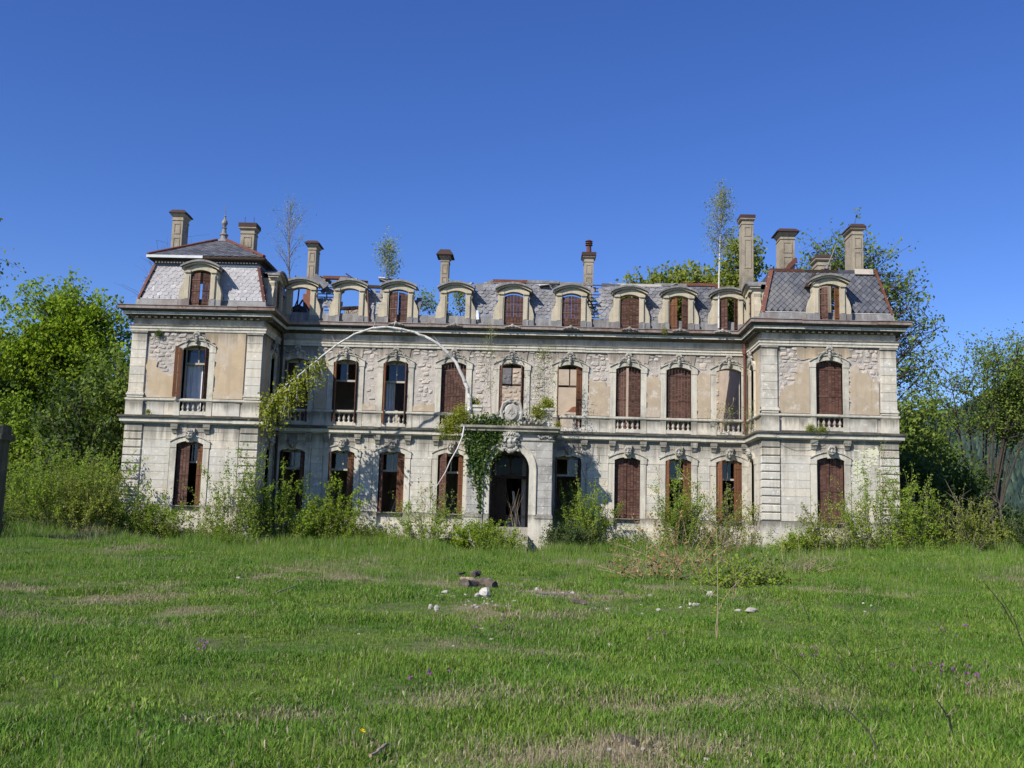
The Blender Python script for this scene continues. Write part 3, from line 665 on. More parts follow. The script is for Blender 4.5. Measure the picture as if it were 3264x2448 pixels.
fl = dict(sash=False, leaves=[(1, .34, 0, -.2, SH), (-1, .34, 0, -.2, SH)])
for fr, sc in ((FR_LF, DP/2+.25), (FR_RF, DP/2-.25)):
    for kd in ('upp', 'low'): window(fr, sc, kd, fl, hw=.36, plain=True)
    W = None
for fr, sc in ((FR_RF, DP/2-.25), (FR_LF, DP/2+.25)):
    p, a = put_frame(fr, sc, .06, 9.14); link('shell_ornament', SHELLS[0], walls['rfu' if fr is FR_RF else 'lfu'], p, (0, 0, a))
    p, a = put_frame(fr, sc, .10, 5.25); link('keystone_mask', FACES[1], walls['rfg' if fr is FR_RF else 'lfg'], p, (0, 0, a))

# ---- entrance porch
PY = -2.2; FP = ((0, PY), (1, 0)); PL, PR_, AX = -1.66, 1.78, .06
pm = MB(FP); n = 16; hwA = .79; zsA = 4.28
def round_arch(sc, hw, zs, n=16, k=1.06): return [(sc-hw*math.cos(math.pi*q/n), zs+hw*k*math.sin(math.pi*q/n)) for q in range(n+1)]
pm.box(PL, AX-hwA, -.55, 0, .6, zsA); pm.box(AX+hwA, PR_, -.55, 0, .6, zsA)
ra = round_arch(AX, hwA, zsA); pm.prism([(PL, zsA), (PL, 5.74), (PR_, 5.74), (PR_, zsA)] + ra[::-1], -.55, 0)
pm.box(PL, PL+.45, PY+.001, -.55, .6, 5.74); pm.box(PR_-.45, PR_, PY+.001, -.55, .6, 5.74)
pm.box(PL, PR_, PY+.001, 0, 5.74, 5.80)
portal = pm.build('porch', M['porch'], mansion)
blocks(FP, PL+.01, PR_-.01, 2.52, 5.40, .33, [(AX-1.09, AX+1.09, 2, 4.3), (AX-1.02, AX+1.02, 4.3, 4.8), (AX-.85, AX+.85, 4.8, 5.1), (AX-.45, AX+.45, 5.1, 5.4)], portal, .6, .9, .02, 'porch')
ar = MB(FP); a0, a1, a2 = round_arch(AX, hwA, zsA), round_arch(AX, hwA+.24, zsA), round_arch(AX, hwA+.29, zsA)
ar.prism(a1+a0[::-1], .001, .05); ar.prism(a2+a1[::-1], .001, .085)
for s in (-1, 1): x0, x1 = sorted((AX+s*hwA, AX+s*(hwA+.24))); ar.box(x0, x1, .001, .05, 1.5, zsA); x0, x1 = sorted((AX+s*(hwA+.24), AX+s*(hwA+.29))); ar.box(x0, x1, .001, .085, 1.5, zsA)
ar.build('archivolt', M['trim'], portal)
pp_ = [(PL, -.02), (PL, PY), (PR_, PY), (PR_, -.02)]
def pband(name, prof, mat='trim'): m = MB(); m.sweep(prof, pp_); m.build(name, M[mat], portal)
pband('porch_frieze_line', [(-.02, 5.42), (.04, 5.43), (.06, 5.46), (.06, 5.48), (-.02, 5.50)])
pband('porch_cornice', [(-.02, 5.70), (.06, 5.72), (.10, 5.78), (.20, 5.80), (.20, 5.90), (.27, 5.93), (.27, 6.02), (-.6, 6.06), (-.6, 5.70)], 'cornice')
for a, b in ((PL, AX-1.09), (AX+1.09, PR_)):
    m = MB(FP); m.box(a-.06, b+.04, -.02, .10, .8, 2.28); m.box(a-.05, b+.03, -.02, .08, 2.28, 2.36); m.box(a-.06, b+.04, -.02, .11, 2.36, 2.46); m.box(a-.03, b+.02, -.02, .06, 2.46, 2.51); m.build('porch_pedestal', M['trim'], portal)
slab = MB(); slab.box(PL+.4, PR_-.4, -.05, .05, 0, .02) if False else None
rf_ = MB(); rf_.add([(PL+.02, PY+.02, 6.0), (PR_-.02, PY+.02, 6.0), (PR_-.02, .0, 6.0), (PL+.02, .0, 6.0), (PL+.02, PY+.02, 6.05), (PR_-.02, PY+.02, 6.05), (PR_-.02, .0, 6.05), (PL+.02, .0, 6.05)], [(0, 3, 2, 1), (4, 5, 6, 7), (0, 1, 5, 4), (1, 2, 6, 5), (2, 3, 7, 6), (3, 0, 4, 7)]); rf_.build('porch_roof', M['trim'], portal)
mk = face_mesh(12, .27, .36, 1.7); mko = mk.mesh('arch_mask', M['ornament'], True); link('arch_mask', mko, portal, (.08, PY-.05, 5.46))
cur = MB()
for s in (-1, 1):
    for k in range(9): cur.blob((.08+s*(.27+.05*math.sin(k*1.7)), PY-.10, 5.72-.085*k), (.075, .07, .06), 6, 4, .2, k+int(s))
for k in range(9): a = R(-80+20*k); cur.blob((.08+math.sin(a)*.24, PY-.13, 5.62+math.cos(a)*.18), (.075, .075, .06), 6, 4, .2, k)
cur.blob((.08, PY-.10, 5.02), (.16, .10, .10), 8, 5, .15, 3); cur.blob((-.08, PY-.09, 5.08), (.08, .07, .08), 7, 4); cur.blob((.24, PY-.09, 5.08), (.08, .07, .08), 7, 4); cur.build('mask_curls', M['ornament'], portal)
ros = MB()
for k in range(10): ros.blob((1.2+.055*k+rnd.uniform(-.02, .02), PY-.05, 5.60+rnd.uniform(-.06, .06)), (.05, .05, .05), 6, 4, .2, k)
ros.build('frieze_rosette', M['ornament'], portal)
# cartouche with its shield
sh = MB(FP)
def shield(sc, z, w, h, o0, o1, ins): 
    pts = []
    for q in range(20):
        t = 2*math.pi*q/20; x, y = math.sin(t), math.cos(t); pts.append((sc+w*x*(1-.28*max(0, -y)**2), z+h*y))
    sh.prism(pts, o0, o1, ins)
shield(.08, 6.58, .36, .44, -.18, .06, .03); shield(.08, 6.58, .30, .37, .06, .12, .05)
cart = sh.build('cartouche', M['ornament'], portal)
mon = MB(FP); ring = [(.08+.10*math.cos(t*math.pi/8), .125, 6.60+.10*math.sin(t*math.pi/8)) for t in range(17)]
mon.tube(ring, .018, 5); mon.tube([(.08, .13, 6.42), (.08, .13, 6.78)], .018, 5); mon.tube([(-.06, .13, 6.52), (.08, .135, 6.74), (.22, .13, 6.52)], .016, 5); mon.build('monogram', M['ornament'], cart)
scr = MB(FP)
for s in (-1, 1):
    for k in range(26):
        t = k/25; scr.blob((.08+s*(.30+1.0*t), -.02+.05*math.sin(k*2.1), 6.55-.38*t**.7+.06*math.sin(k*1.3)), (.10-.03*t, .11, .10-.03*t), 6, 4, .35, k)
    for k in range(14):
        scr.blob((.08+s*(.25+.05*k), -.04, 6.22+.05*math.sin(k*1.9)), (.08, .10, .08), 6, 4, .3, k+40)
    scr.tube([(.08+s*.36, .08, 6.3), (.08+s*.42, .08, 6.6), (.08+s*.34, .1, 6.92), (.08+s*.16, .12, 7.02), (.08+s*.06, .12, 6.98)], [.07, .065, .06, .055, .04], 7)
for k in range(8): a = R(-70+20*k); scr.blob((.08+.16*math.sin(a), .08, 6.98+.11*math.cos(a)), (.045, .06, .055), 6, 4, .1, k)
scr.build('cartouche_scrollwork', M['ornament'], portal)
for a, b, z1 in ((-1.62, -1.14, 6.86), (1.28, 1.74, 6.80)):
    m = MB(FP); m.box(a, b, -.42, -.02, 6.05, z1-.10); m.box(a-.04, b+.04, -.46, .02, z1-.10, z1); m.build('parapet_pier', M['trim'], portal)
pw = MB(FP); pw.box(-1.14, -.28, -.34, -.14, 6.05, 6.50); pw.box(.44, 1.28, -.34, -.14, 6.05, 6.50); pw.build('porch_parapet', M['trim'], portal)
for k in range(5):
    m = MB(FP); m.box(AX-.78, AX+.80, -.55+.0, .02+.30*(5-k), 1.0+.17*k, 1.17+.17*k) if k < 4 else m.box(AX-.77, AX+.79, -1.6, .0, 1.68, 2.0); m.build('step', M['cornice'], portal)  # darker stone than the trim: the porch shadow is put into the colour
for k in range(14):
    p = Vector((.1+rnd.uniform(-.3, 1.0), PY-.5-rnd.uniform(.2, 1.5), 1.2)); m = MB(); m.blob((0, 0, 0), (rnd.uniform(.05, .16), rnd.uniform(.05, .13), rnd.uniform(.04, .09)), 7, 5, .3, k)
    p.z = float(gz(p.x, p.y))+.03+ (.25 if p.y > PY-1.0 else 0)
    s_ = m.build('rubble_block', M['rock'], None, p); tag(s_, 'pale broken stone fallen on the steps of the entrance porch', 'stone', 'stones fallen on the porch steps')
# entrance door set back in the porch
dr = MB(); y0 = -.62
for a, b, z0, z1 in ((-.70, -.60, 2, 5.0), (.72, .82, 2, 5.0), (-.60, .72, 4.0, 4.12), (.02, .10, 4.12, 5.0)): dr.add([(x, y, z) for y in (y0, y0+.08) for (x, z) in ((a, z0), (b, z0), (b, z1), (a, z1))], [(0, 1, 2, 3), (7, 6, 5, 4), (0, 4, 5, 1), (1, 5, 6, 2), (2, 6, 7, 3), (3, 7, 4, 0)])
door = dr.build('door_frame', M['oak'], portal)
for a, b in ((-.60, .02), (.10, .72)):
    m = MB(); m.add([(a, y0+.03, 4.12), (b, y0+.03, 4.12), (b, y0+.03, 5.0), (a, y0+.03, 5.0)], [(0, 1, 2, 3)]); m.build('door_pane', M['glass_dark'], portal)
m = MB(); m.fr = ((0, y0), (1, 0)); m.box(-.58, -.08, -.1, -.05, 2.0, 4.0); m.box(-.48, -.18, -.05, -.035, 2.2, 2.9); m.box(-.48, -.18, -.05, -.035, 3.05, 3.85); m.build('door_leaf', M['oak'], portal)
m = MB(); m.rot_box((.30, -.35, 2.75), (.10, .05, 1.5), (0, R(-8), 0)); m.rot_box((.35, -.40, 2.45), (.05, .05, .9), (0, R(-25), 0)); m.build('fallen_board', M['frame'], portal)

# ---- inside: floors, spine and rear walls
def wbox(name, x0, x1, y0, y1, z0, z1, mat): m = MB(); m.fr = ((0, 0), (1, 0)); m.box(x0, x1, -y1, -y0, z0, z1); return m.build(name, M[mat], mansion)
wbox('upper_floor', -XW-.0, XW, .5, 5.0, 5.50, 5.70, 'floor'); wbox('ground_floor', -XO+.5, XO-.5, .5, 10.5, 1.75, 1.95, 'floor')
wbox('upper_floor', -XO+.5, -XW-.5, -2.14, 5, 5.50, 5.70, 'floor'); wbox('upper_floor', XW+.5, XO-.5, -2.14, 5, 5.50, 5.70, 'floor')
wbox('rear_floor', -XO+.5, XO-.5, 5.5, 10.5, 5.50, 5.70, 'floor')
FS0 = ((0, 5.5), (1, 0)); FS = ((0, 7.0), (1, 0)); sp = MB(FS0); wall(sp, -XO+.5, XO-.5, 1.95, 5.5, [(-7, .6, 1.95, 4.2, .0), (.1, .7, 1.95, 4.4, .2), (7.4, .6, 1.95, 4.2, .0)], 0, .5); sp.build('spine_wall', M['inside'], mansion)
sp = MB(FS); wall(sp, -XO+.5, XO-.5, 5.5, 10.6, [(-6.2, .55, 5.7, 7.6, .0), (2.55+.35, .45, 5.7, 7.5, .12), (7.9, .55, 5.7, 7.8, .0), (-1.4, .5, 5.7, 7.6, 0)], 0, .5); spu = sp.build('spine_wall', M['inside'], mansion)
FSO = ((0, 6.5), (1, 0)); rubble(FSO, -1.2, 1.4, 6.2, 9.6, spu, [(-2, -.8, 5, 7.8)], joined=True); rubble(FSO, 8.2, 9.95, 5.8, 9.8, spu, joined=True)
for x in (-1.55, -6.0, 4.1): wbox('cross_wall', x, x+.35, .5, 5.0, 1.95, 5.5, 'inside')
wbox('cross_wall', 3.7, 4.0, .5, 6.4, 5.7, 9.0, 'inside'); wbox('cross_wall', -3.9, -3.6, .5, 6.4, 5.7, 9.0, 'inside'); wbox('cross_wall', 9.95, 10.4, 1.0, 6.4, 5.7, 10.6, 'inside'); wbox('cross_wall', -10.4, -9.95, .5, 11, 1.95, 11.0, 'inside'); wbox('cross_wall', 9.95, 10.4, 1.0, 11, 1.95, 5.5, 'inside')
rr_ = MB(((0, 11), (1, 0))); wall(rr_, -XO, XO, .5, 10.2, [(x, .5, 6.1, 8.8, .1) for x in BAY if x < -3 or x > 3], 0, .5); rr_.build('rear_wall', M['rubble'], mansion)
dfr = MB(FS); x = 2.9; dfr.box(x-.5, x-.42, .5, .56, 5.7, 7.55); dfr.box(x+.42, x+.5, .5, .56, 5.7, 7.55); dfr.box(x-.5, x+.5, .5, .56, 7.55, 7.66); dfr.build('inner_door_frame', M['frame'], mansion)
m = MB(FS); 
for k in range(12): m.box(2.5+.07*k, 2.56+.07*k, .5, .53, 7.68+.03*math.sin(k), 7.95-.012*(k-6)**2)
m.build('brick_relieving_arch', M['brick'], mansion)
wbox('attic_floor', -9.95, -4.0, .5, 6.5, 10.30, 10.42, 'floor')  # unseen slab, added to darken the rooms behind the left bays
wbox('attic_floor', -XO+.5, -XW-.5, -2.14, 10.5, 10.35, 10.46, 'floor')
for k, (a, b, mt) in enumerate((((8.75, -.55, 4.3), (9.15, -.7, 2.7), 'frame'), ((8.95, -.6, 3.5), (9.6, -.5, 4.0), 'frame'), ((9.35, -.65, 4.0), (9.15, -.7, 2.5), 'oak'), ((-5.0, -.7, 2.5), (-4.75, -.9, 3.3), 'frame'), ((-4.9, -.8, 2.6), (-4.55, -.7, 2.85), 'frame'))):
    m = MB(); m.tube([(p[0], -p[1]*.8+.1, p[2]) for p in (a, b)], .035, 4); m.build('fallen_timber', M[mt], mansion)
for xx in (-4.2, 5.7, -8.4): 
    m = MB(); m.box(0, 0, 0, 0, 0, 0) if False else None
# rainwater pipes
pipe = MB(); px_ = XW-.16
pipe.tube([(px_, -.35, 10.2), (px_, -.2, 9.9), (px_, -.14, 9.6), (px_, -.14, 6.15)], .055, 8); pipe.lathe([(.06, 9.5), (.10, 9.55), (.10, 9.75), (.07, 9.78)], (px_, -.14, 0)); pipe.build('rainwater_pipe', M['rust'], mansion)
pipe = MB(); pipe.tube([(-XW+.16, -.35, 10.2), (-XW+.16, -.14, 9.6), (-XW+.16, -.14, 1.2)], .055, 8); pipe.build('rainwater_pipe', M['oak'], mansion)
# yellow-green patch on the right pavilion, many thin flecks laid over the blocks
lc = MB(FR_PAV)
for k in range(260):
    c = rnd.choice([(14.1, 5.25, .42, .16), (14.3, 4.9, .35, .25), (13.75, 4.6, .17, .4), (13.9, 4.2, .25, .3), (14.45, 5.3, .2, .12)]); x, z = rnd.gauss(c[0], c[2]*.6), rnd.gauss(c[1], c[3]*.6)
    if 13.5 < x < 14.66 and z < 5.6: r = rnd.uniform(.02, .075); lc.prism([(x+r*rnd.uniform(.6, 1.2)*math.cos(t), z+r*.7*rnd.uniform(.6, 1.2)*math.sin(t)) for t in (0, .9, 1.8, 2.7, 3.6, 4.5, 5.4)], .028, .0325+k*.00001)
lc.build('yellow_green_flecks', M['yellow_green'], walls['rg'], kind='stuff')
ashlar.done(); rub.done()
# ================================================================== roofs
def pt2(s, a, o, z):
    if s.fr is None: return (a, o, z)
    if isinstance(s.fr, Matrix): return tuple(s.fr @ Vector((a, o, z)))
    (x0, y0), (dx, dy) = s.fr; return (x0+dx*a+dy*o, y0+dy*a-dx*o, z)
MB.pt = pt2
def slope_frame(p0, e1, p1):
    """local (a, outward, up-slope) -> world: a along e1, up the slope from p0 to p1"""
    p0, e1, p1 = Vector(p0), Vector(e1).normalized(), Vector(p1); e2 = p1-p0; e2 = (e2-e1*e2.dot(e1)).normalized(); n = e1.cross(e2)*1.0
    return Matrix(((e1.x, n.x, e2.x, p0.x), (e1.y, n.y, e2.y, p0.y), (e1.z, n.z, e2.z, p0.z), (0, 0, 0, 1)))
slates = Bin('slate', 300, mansion, M['slate'])
def slating(fr, a0, a1, b1, w, e, keep, parent, mat=None, ragged=0.0, joined=False, diamond=False, bins=None, flat=1.0):
    row = 0; b = 0.0
    while b < b1-.02:
        a = a0 + (w/2 if row % 2 else 0) - w/2
        while a < a1+w/2:
            c = a+w/2
            if keep(c, b+e*.5):
                L = min(e*(2.0 if diamond else 1.7), b1-b+.03); m = MB(fr); hw = w/2-.004
                if diamond: pl = [(c, b), (c+hw, b+e), (c, min(b+2*e, b1+.02)), (c-hw, b+e)]
                else: pl = [(c-hw*.35, b), (c+hw*.35, b), (c+hw*.9, b+e*.28), (c+hw, b+e*.55), (c+hw, b+L), (c-hw, b+L), (c-hw, b+e*.55), (c-hw*.9, b+e*.28)]
                lift = (.024+rnd.uniform(0, .008))*flat; tw = rnd.gauss(0, ragged); li = abs(rnd.gauss(0, ragged))*.12; dd = rnd.gauss(0, ragged)*.12
                ca, sa = math.cos(tw), math.sin(tw); n = len(pl)
                q = [(c+(p[0]-c)*ca-(p[1]-b-L)*sa+dd, b+L+(p[0]-c)*sa+(p[1]-b-L)*ca-abs(dd)*.6) for p in pl]
                of = [(lift+li)*(1-(p[1]-b)/max(L, .05))+.004 for p in pl]
                vs = [(q[i][0], of[i], q[i][1]) for i in range(n)] + [(q[i][0], of[i]-.009, q[i][1]) for i in range(n)]
                m.add(vs, [tuple(range(n))[::-1], tuple(range(n, 2*n))] + [(i, (i+1) % n, n+(i+1) % n, n+i) for i in range(n)])
                (bins or slates).put(m, parent, mat, joined)
            a += w
        b += e; row += 1
# ---- main mansard: what is left of it
YB, ZB, YT, ZT = -.06, 10.92, .55, 12.66
roof = MB(); roof.sweep([(-.2, 10.46), (.12, 10.46), (.085, 10.94), (-.2, 10.94)], [(-XW, 0), (XW, 0)]); roof_o = roof.build('mansard_apron', M['zinc'], mansion)
MF = slope_frame((0, YB, ZB), (1, 0, 0), (0, YT, ZT)); BL = math.hypot(YT-YB, ZT-ZB); kz = (ZT-ZB)/BL
def main_keep(x, b):
    z = ZB+b*kz; n = math.sin(x*7.3+z*3)*.06+math.sin(x*17+z*11)*.05
    if -9.98 < x < -9.7: return z < 11.5+n*3
    if -8.75 < x < -7.5: return (11.78+n < z < 12.2+n*2 and x > -8.5+(12.3-z)*.6) or (z < 11.55+n*2.5 and not (-8.25 < x < -7.95 and 10.95 < z < 11.25))
    if -6.65 < x < -5.4: return z < 11.95+n*2 or (x > -5.75 and z < 12.2)
    if -4.4 < x < -3.0: return (x < -4.2 and z < 11.7)
    if -2.05 < x < -.5: return z < 12.0+n*2+(x+1.9)*.55 and not (x < -1.45 and 10.9 < z < 11.2+n)
    if .5 < x < 2.1: return z < 12.62
    if 2.9 < x < 4.5: return (x > 3.68+n*1.5 and z < 12.6+n) or (x < 3.35+n and z > 12.2)
    if 5.4 < x < 6.7 or 7.5 < x < 8.8: return z < 12.6
    if 9.7 < x < 9.95: return z < 11.7+n*2
    return False
for x0, x1, rg in ((-9.98, -9.7, .3), (-8.75, -7.5, .16), (-6.65, -5.4, .13), (-4.4, -4.1, .2), (-2.05, -.5, .11), (.5, 2.1, .05), (3.05, 4.5, .17), (5.4, 6.7, .04), (7.5, 8.8, .04), (9.7, 9.95, .3)):
    slating(MF, x0, x1, BL, .24, .165, main_keep, roof_o, M['slate_worn'], ragged=rg)
bat = MB(MF)
for a, b, lo, hi in ((-8.75, -7.5, 0, 1.4), (-6.65, -5.4, 0, 1.3), (.5, 2.1, 0, 1.85), (-2.0, -.5, .3, 1.5), (3.1, 4.5, .1, 1.85), (5.4, 6.7, 0, 1.85), (7.5, 8.8, 0, 1.85)):
    z = lo
    while z < hi: bat.box(a, b, -.045, -.012, z, z+.035); z += .165
    for xx in (a+.1, b-.1): bat.box(xx-.04, xx+.04, -.15, -.046, lo, hi)
bat.build('roof_batten', M['oak'], roof_o, kind='stuff')
def flash(name, a, b, z, mat, y=.62, h=.12, d=.3, tl=0.0):
    m = MB(); m.rot_box(((a+b)/2, y, z), (b-a, d, h), (R(rnd.uniform(-6, 6)), R(tl), R(rnd.uniform(-2, 2)))); m.build(name, M[mat], mansion)
for a, b, z, mt, tl in ((-10.0, -9.0, 12.52, 'rust_bright', -2), (-8.95, -8.3, 12.55, 'zinc', 3), (-8.4, -7.3, 12.66, 'rust_bright', 0), (-7.7, -6.9, 12.60, 'zinc', 2), (-6.7, -5.7, 12.30, 'oak', 2), (-1.75, -.9, 12.48, 'zinc', -2), (-1.2, .1, 12.62, 'zinc', 0), (-.95, .55, 12.68, 'rust_bright', 0), (.45, 1.95, 12.66, 'zinc', 1), (1.0, 1.9, 12.50, 'zinc_bright', -2), (1.9, 3.4, 12.60, 'zinc', 1), (3.0, 3.55, 12.42, 'oak', 0), (3.8, 4.7, 12.58, 'slate', 3), (4.5, 6.4, 12.60, 'mortar', 0), (6.1, 7.5, 12.66, 'zinc', 1), (7.2, 8.9, 12.70, 'rust_bright', 0), (8.7, 9.6, 12.55, 'rust', 6)):
    flash('ridge_flashing', a, b, z, mt, tl=tl)
m = MB(); m.tube([(-6.15, -.5, 10.5), (-6.35, -.1, 12.3)], .035, 6); m.build('leaning_iron_bar', M['rust'], mansion)
m = MB(); m.rot_box((-8.45, -.02, 12.33), (.75, .05, .42), (R(-35), R(38), 0)); m.build('slipped_roof_sheet', M['zinc'], mansion)
m = MB(); m.rot_box((-1.55, -.16, 10.98), (.12, .03, .42), (R(-12), R(-8), 0)); m.build('slipped_roof_sheet', M['zinc_bright'], mansion)
m = MB(); m.rot_box((-4.12, -.02, 11.35), (.22, .05, .8), (R(-18), R(4), 0)); m.build('slipped_roof_sheet', M['slate'], mansion)
for k in range(12):
    m = MB(); x = rnd.choice([-9.9, -9.7, -9.4, -9.1, -8.9, 9.8, 9.9, 3.5]); y = rnd.uniform(.6, 2.2)
    a = Vector((x, y, 10.7+rnd.uniform(0, .2))); b = a+Vector((rnd.uniform(-.9, .9), rnd.uniform(-.5, .6), rnd.uniform(.2, 1.1))); m.tube([a, b], rnd.uniform(.03, .06), 4); m.build('charred_rafter', M['oak'], mansion)
for x in np.arange(-9.6, 9.7, 1.2):
    if rnd.random() < .35: m = MB(); m.tube([(x, .7, 10.5), (x, 4.9, 10.6)], .07, 4); m.build('attic_joist', M['oak'], mansion)

for k in range(34):
    x = rnd.choice([rnd.uniform(-9.9, -3.2), rnd.uniform(-2.0, 4.6), rnd.uniform(5, 9.7)]) if k > 14 else rnd.uniform(-9.9, -5.2)
    if -5.0 < x < -2.2: continue
    m = MB(); m.rot_box((x, rnd.uniform(.35, .9), rnd.uniform(12.35, 12.72)), (rnd.uniform(.2, .75), rnd.uniform(.1, .3), rnd.uniform(.025, .06)), (R(rnd.uniform(-50, 10)), R(rnd.gauss(0, 14)), R(rnd.gauss(0, 12)))); m.build('roof_fragment', M[rnd.choice(['slate_worn', 'slate', 'zinc', 'oak', 'mortar'])], mansion)
for k in range(16):
    x = rnd.choice([rnd.uniform(-9.9, -9.3), rnd.uniform(-8.7, -7.6), rnd.uniform(-6.6, -5.5), rnd.uniform(3.3, 3.7), rnd.uniform(9.65, 9.95)]); a = Vector((x, rnd.uniform(.3, .9), rnd.uniform(10.6, 11.6))); m = MB(); m.tube([a, a+Vector((rnd.gauss(0, .35), rnd.uniform(-.1, .5), rnd.uniform(.5, 1.2)))], rnd.uniform(.025, .05), 4); m.build('charred_rafter', M['oak'], mansion)

# ---- dormers
def dormer(fr, sc, leaves=(), cheeks=True, volute=True, o=.22, depth=.75, mat='trim'):
    d = MB(fr); hw = .41
    for s in (-1, 1):
        a, b = sorted((sc+s*hw, sc+s*.63)); d.box(a, b, o-.35, o, 10.80, 11.90)
        a, b = sorted((sc+s*(hw+.05), sc+s*.60)); d.box(a, b, o, o+.03, 10.82, 11.80)
        a, b = sorted((sc+s*hw, sc+s*.66)); d.box(a, b, o-.35, o+.06, 11.901, 12.0)
        if volute:
            pl = [(sc+s*.631, 10.80), (sc+s*.86, 10.80), (sc+s*.87, 11.05), (sc+s*.80, 11.32), (sc+s*.70, 11.50), (sc+s*.66, 11.66), (sc+s*.70, 11.80), (sc+s*.66, 11.88), (sc+s*.631, 11.88)]
            d.prism(pl if s > 0 else pl[::-1], o-.32, o-.04)
        if cheeks: a, b = sorted((sc+s*.56, sc+s*.62)); d.box(a, b, o-depth, o-.351, 10.9, 12.0)
    ar_ = arch(sc, hw, 11.92, .10, 10); top = arch(sc, .66, 12.0, .25, 10)
    d.prism([(sc-hw, 11.92)] and top + ar_[::-1], o-.35, o+.02)
    D_ = d.build('dormer', M['cream'], mansion)
    def curve(hwx, z, r, n=14): return [(sc-hwx+2*hwx*q/n, z+r*(1-(2*q/n-1)**2)) for q in range(n+1)]
    p = MB(fr); p.prism(curve(.76, 12.09, .24)+curve(.76, 12.015, .24)[::-1], o-.3, o+.12); p.build('dormer_pediment', M['cream'], D_)
    p = MB(fr); p.prism(curve(.80, 12.16, .24)+curve(.80, 12.095, .24)[::-1], o-.32, o+.20); p.prism(curve(.79, 12.185, .24)+curve(.79, 12.163, .24)[::-1], o-depth-.2, o+.17); p.build('dormer_roof', M['zinc'], D_)
    for s in (-1, 1):
        z = MB(fr)
        a, b = sorted((sc+s*.40, sc+s*.645)); z.box(a, b, o-.3, o+.04, 10.47, 10.80)
        a, b = sorted((sc+s*.645, sc+s*.88)); z.box(a-.0, b, o-.3, o+.005, 10.47, 10.80)
        z.build('dormer_base', M['zinc'], D_)
    for side, wd, ang, oo, mt in leaves:
        m = leaf_shutter(wd, 10.50, 11.84, .10, side, hw, 3, mt); (px, py, _), a = put_frame(fr, sc-side*hw*.995, o+oo)
        link('dormer_shutter', m.mesh('dormer_shutter', M[mt]), D_, (px, py, 0), (0, 0, a-side*R(ang)))
    return D_
cl = [(1, .405, 0, -.12, SH), (-1, .405, 0, -.12, SH)]
dormer(FR_MAIN, BAY[0]+.02, (), cheeks=False); dormer(FR_MAIN, BAY[1]+.03, (), cheeks=False)
dormer(FR_MAIN, BAY[2], [(1, .41, 16, -.12, SH), (-1, .405, 0, -.15, SH)]); dormer(FR_MAIN, BAY[3], (), cheeks=False)
for k in (4, 5, 6): dormer(FR_MAIN, BAY[k], cl)
dormer(FR_MAIN, BAY[7]-.04, [(1, .36, 10, -.12, SB), (-1, .28, 14, -.14, SH)]); dormer(FR_MAIN, BAY[8]-.04, [(1, .40, 25, -.12, SH), (-1, .20, 30, -.14, SH)])
dormer(FR_PAV, -PW+.03, [(1, .405, 8, -.12, SH), (-1, .33, 12, -.14, SH)], o=.26); dormer(FR_PAV, PW, [(1, .36, 14, -.12, SH), (-1, .22, 20, -.14, SB)], o=.26)
dormer(FR_LF, DP/2+.1, cl, o=.15); dormer(FR_RF, DP/2-.15, cl, o=.15)
# little carved crests on the gutter above each bay
def crest_mesh():
    m = MB()
    for s in (-1, 1):
        for t in (.08, .15, .22, .29): m.blob((s*t, -.03, .10-.22*t), (.06, .05, .055-.09*t), 6, 4, .2, int(t*100))
    m.blob((0, -.05, .10), (.08, .06, .085), 7, 4); return m.mesh('gutter_crest', M['ornament'])
CR = crest_mesh()
for k in (2, 3, 4, 5, 6, 7, 8):
    link('gutter_crest', CR, mansion, (BAY[k]-(.35 if k == 8 else .02), -.50, 10.38))

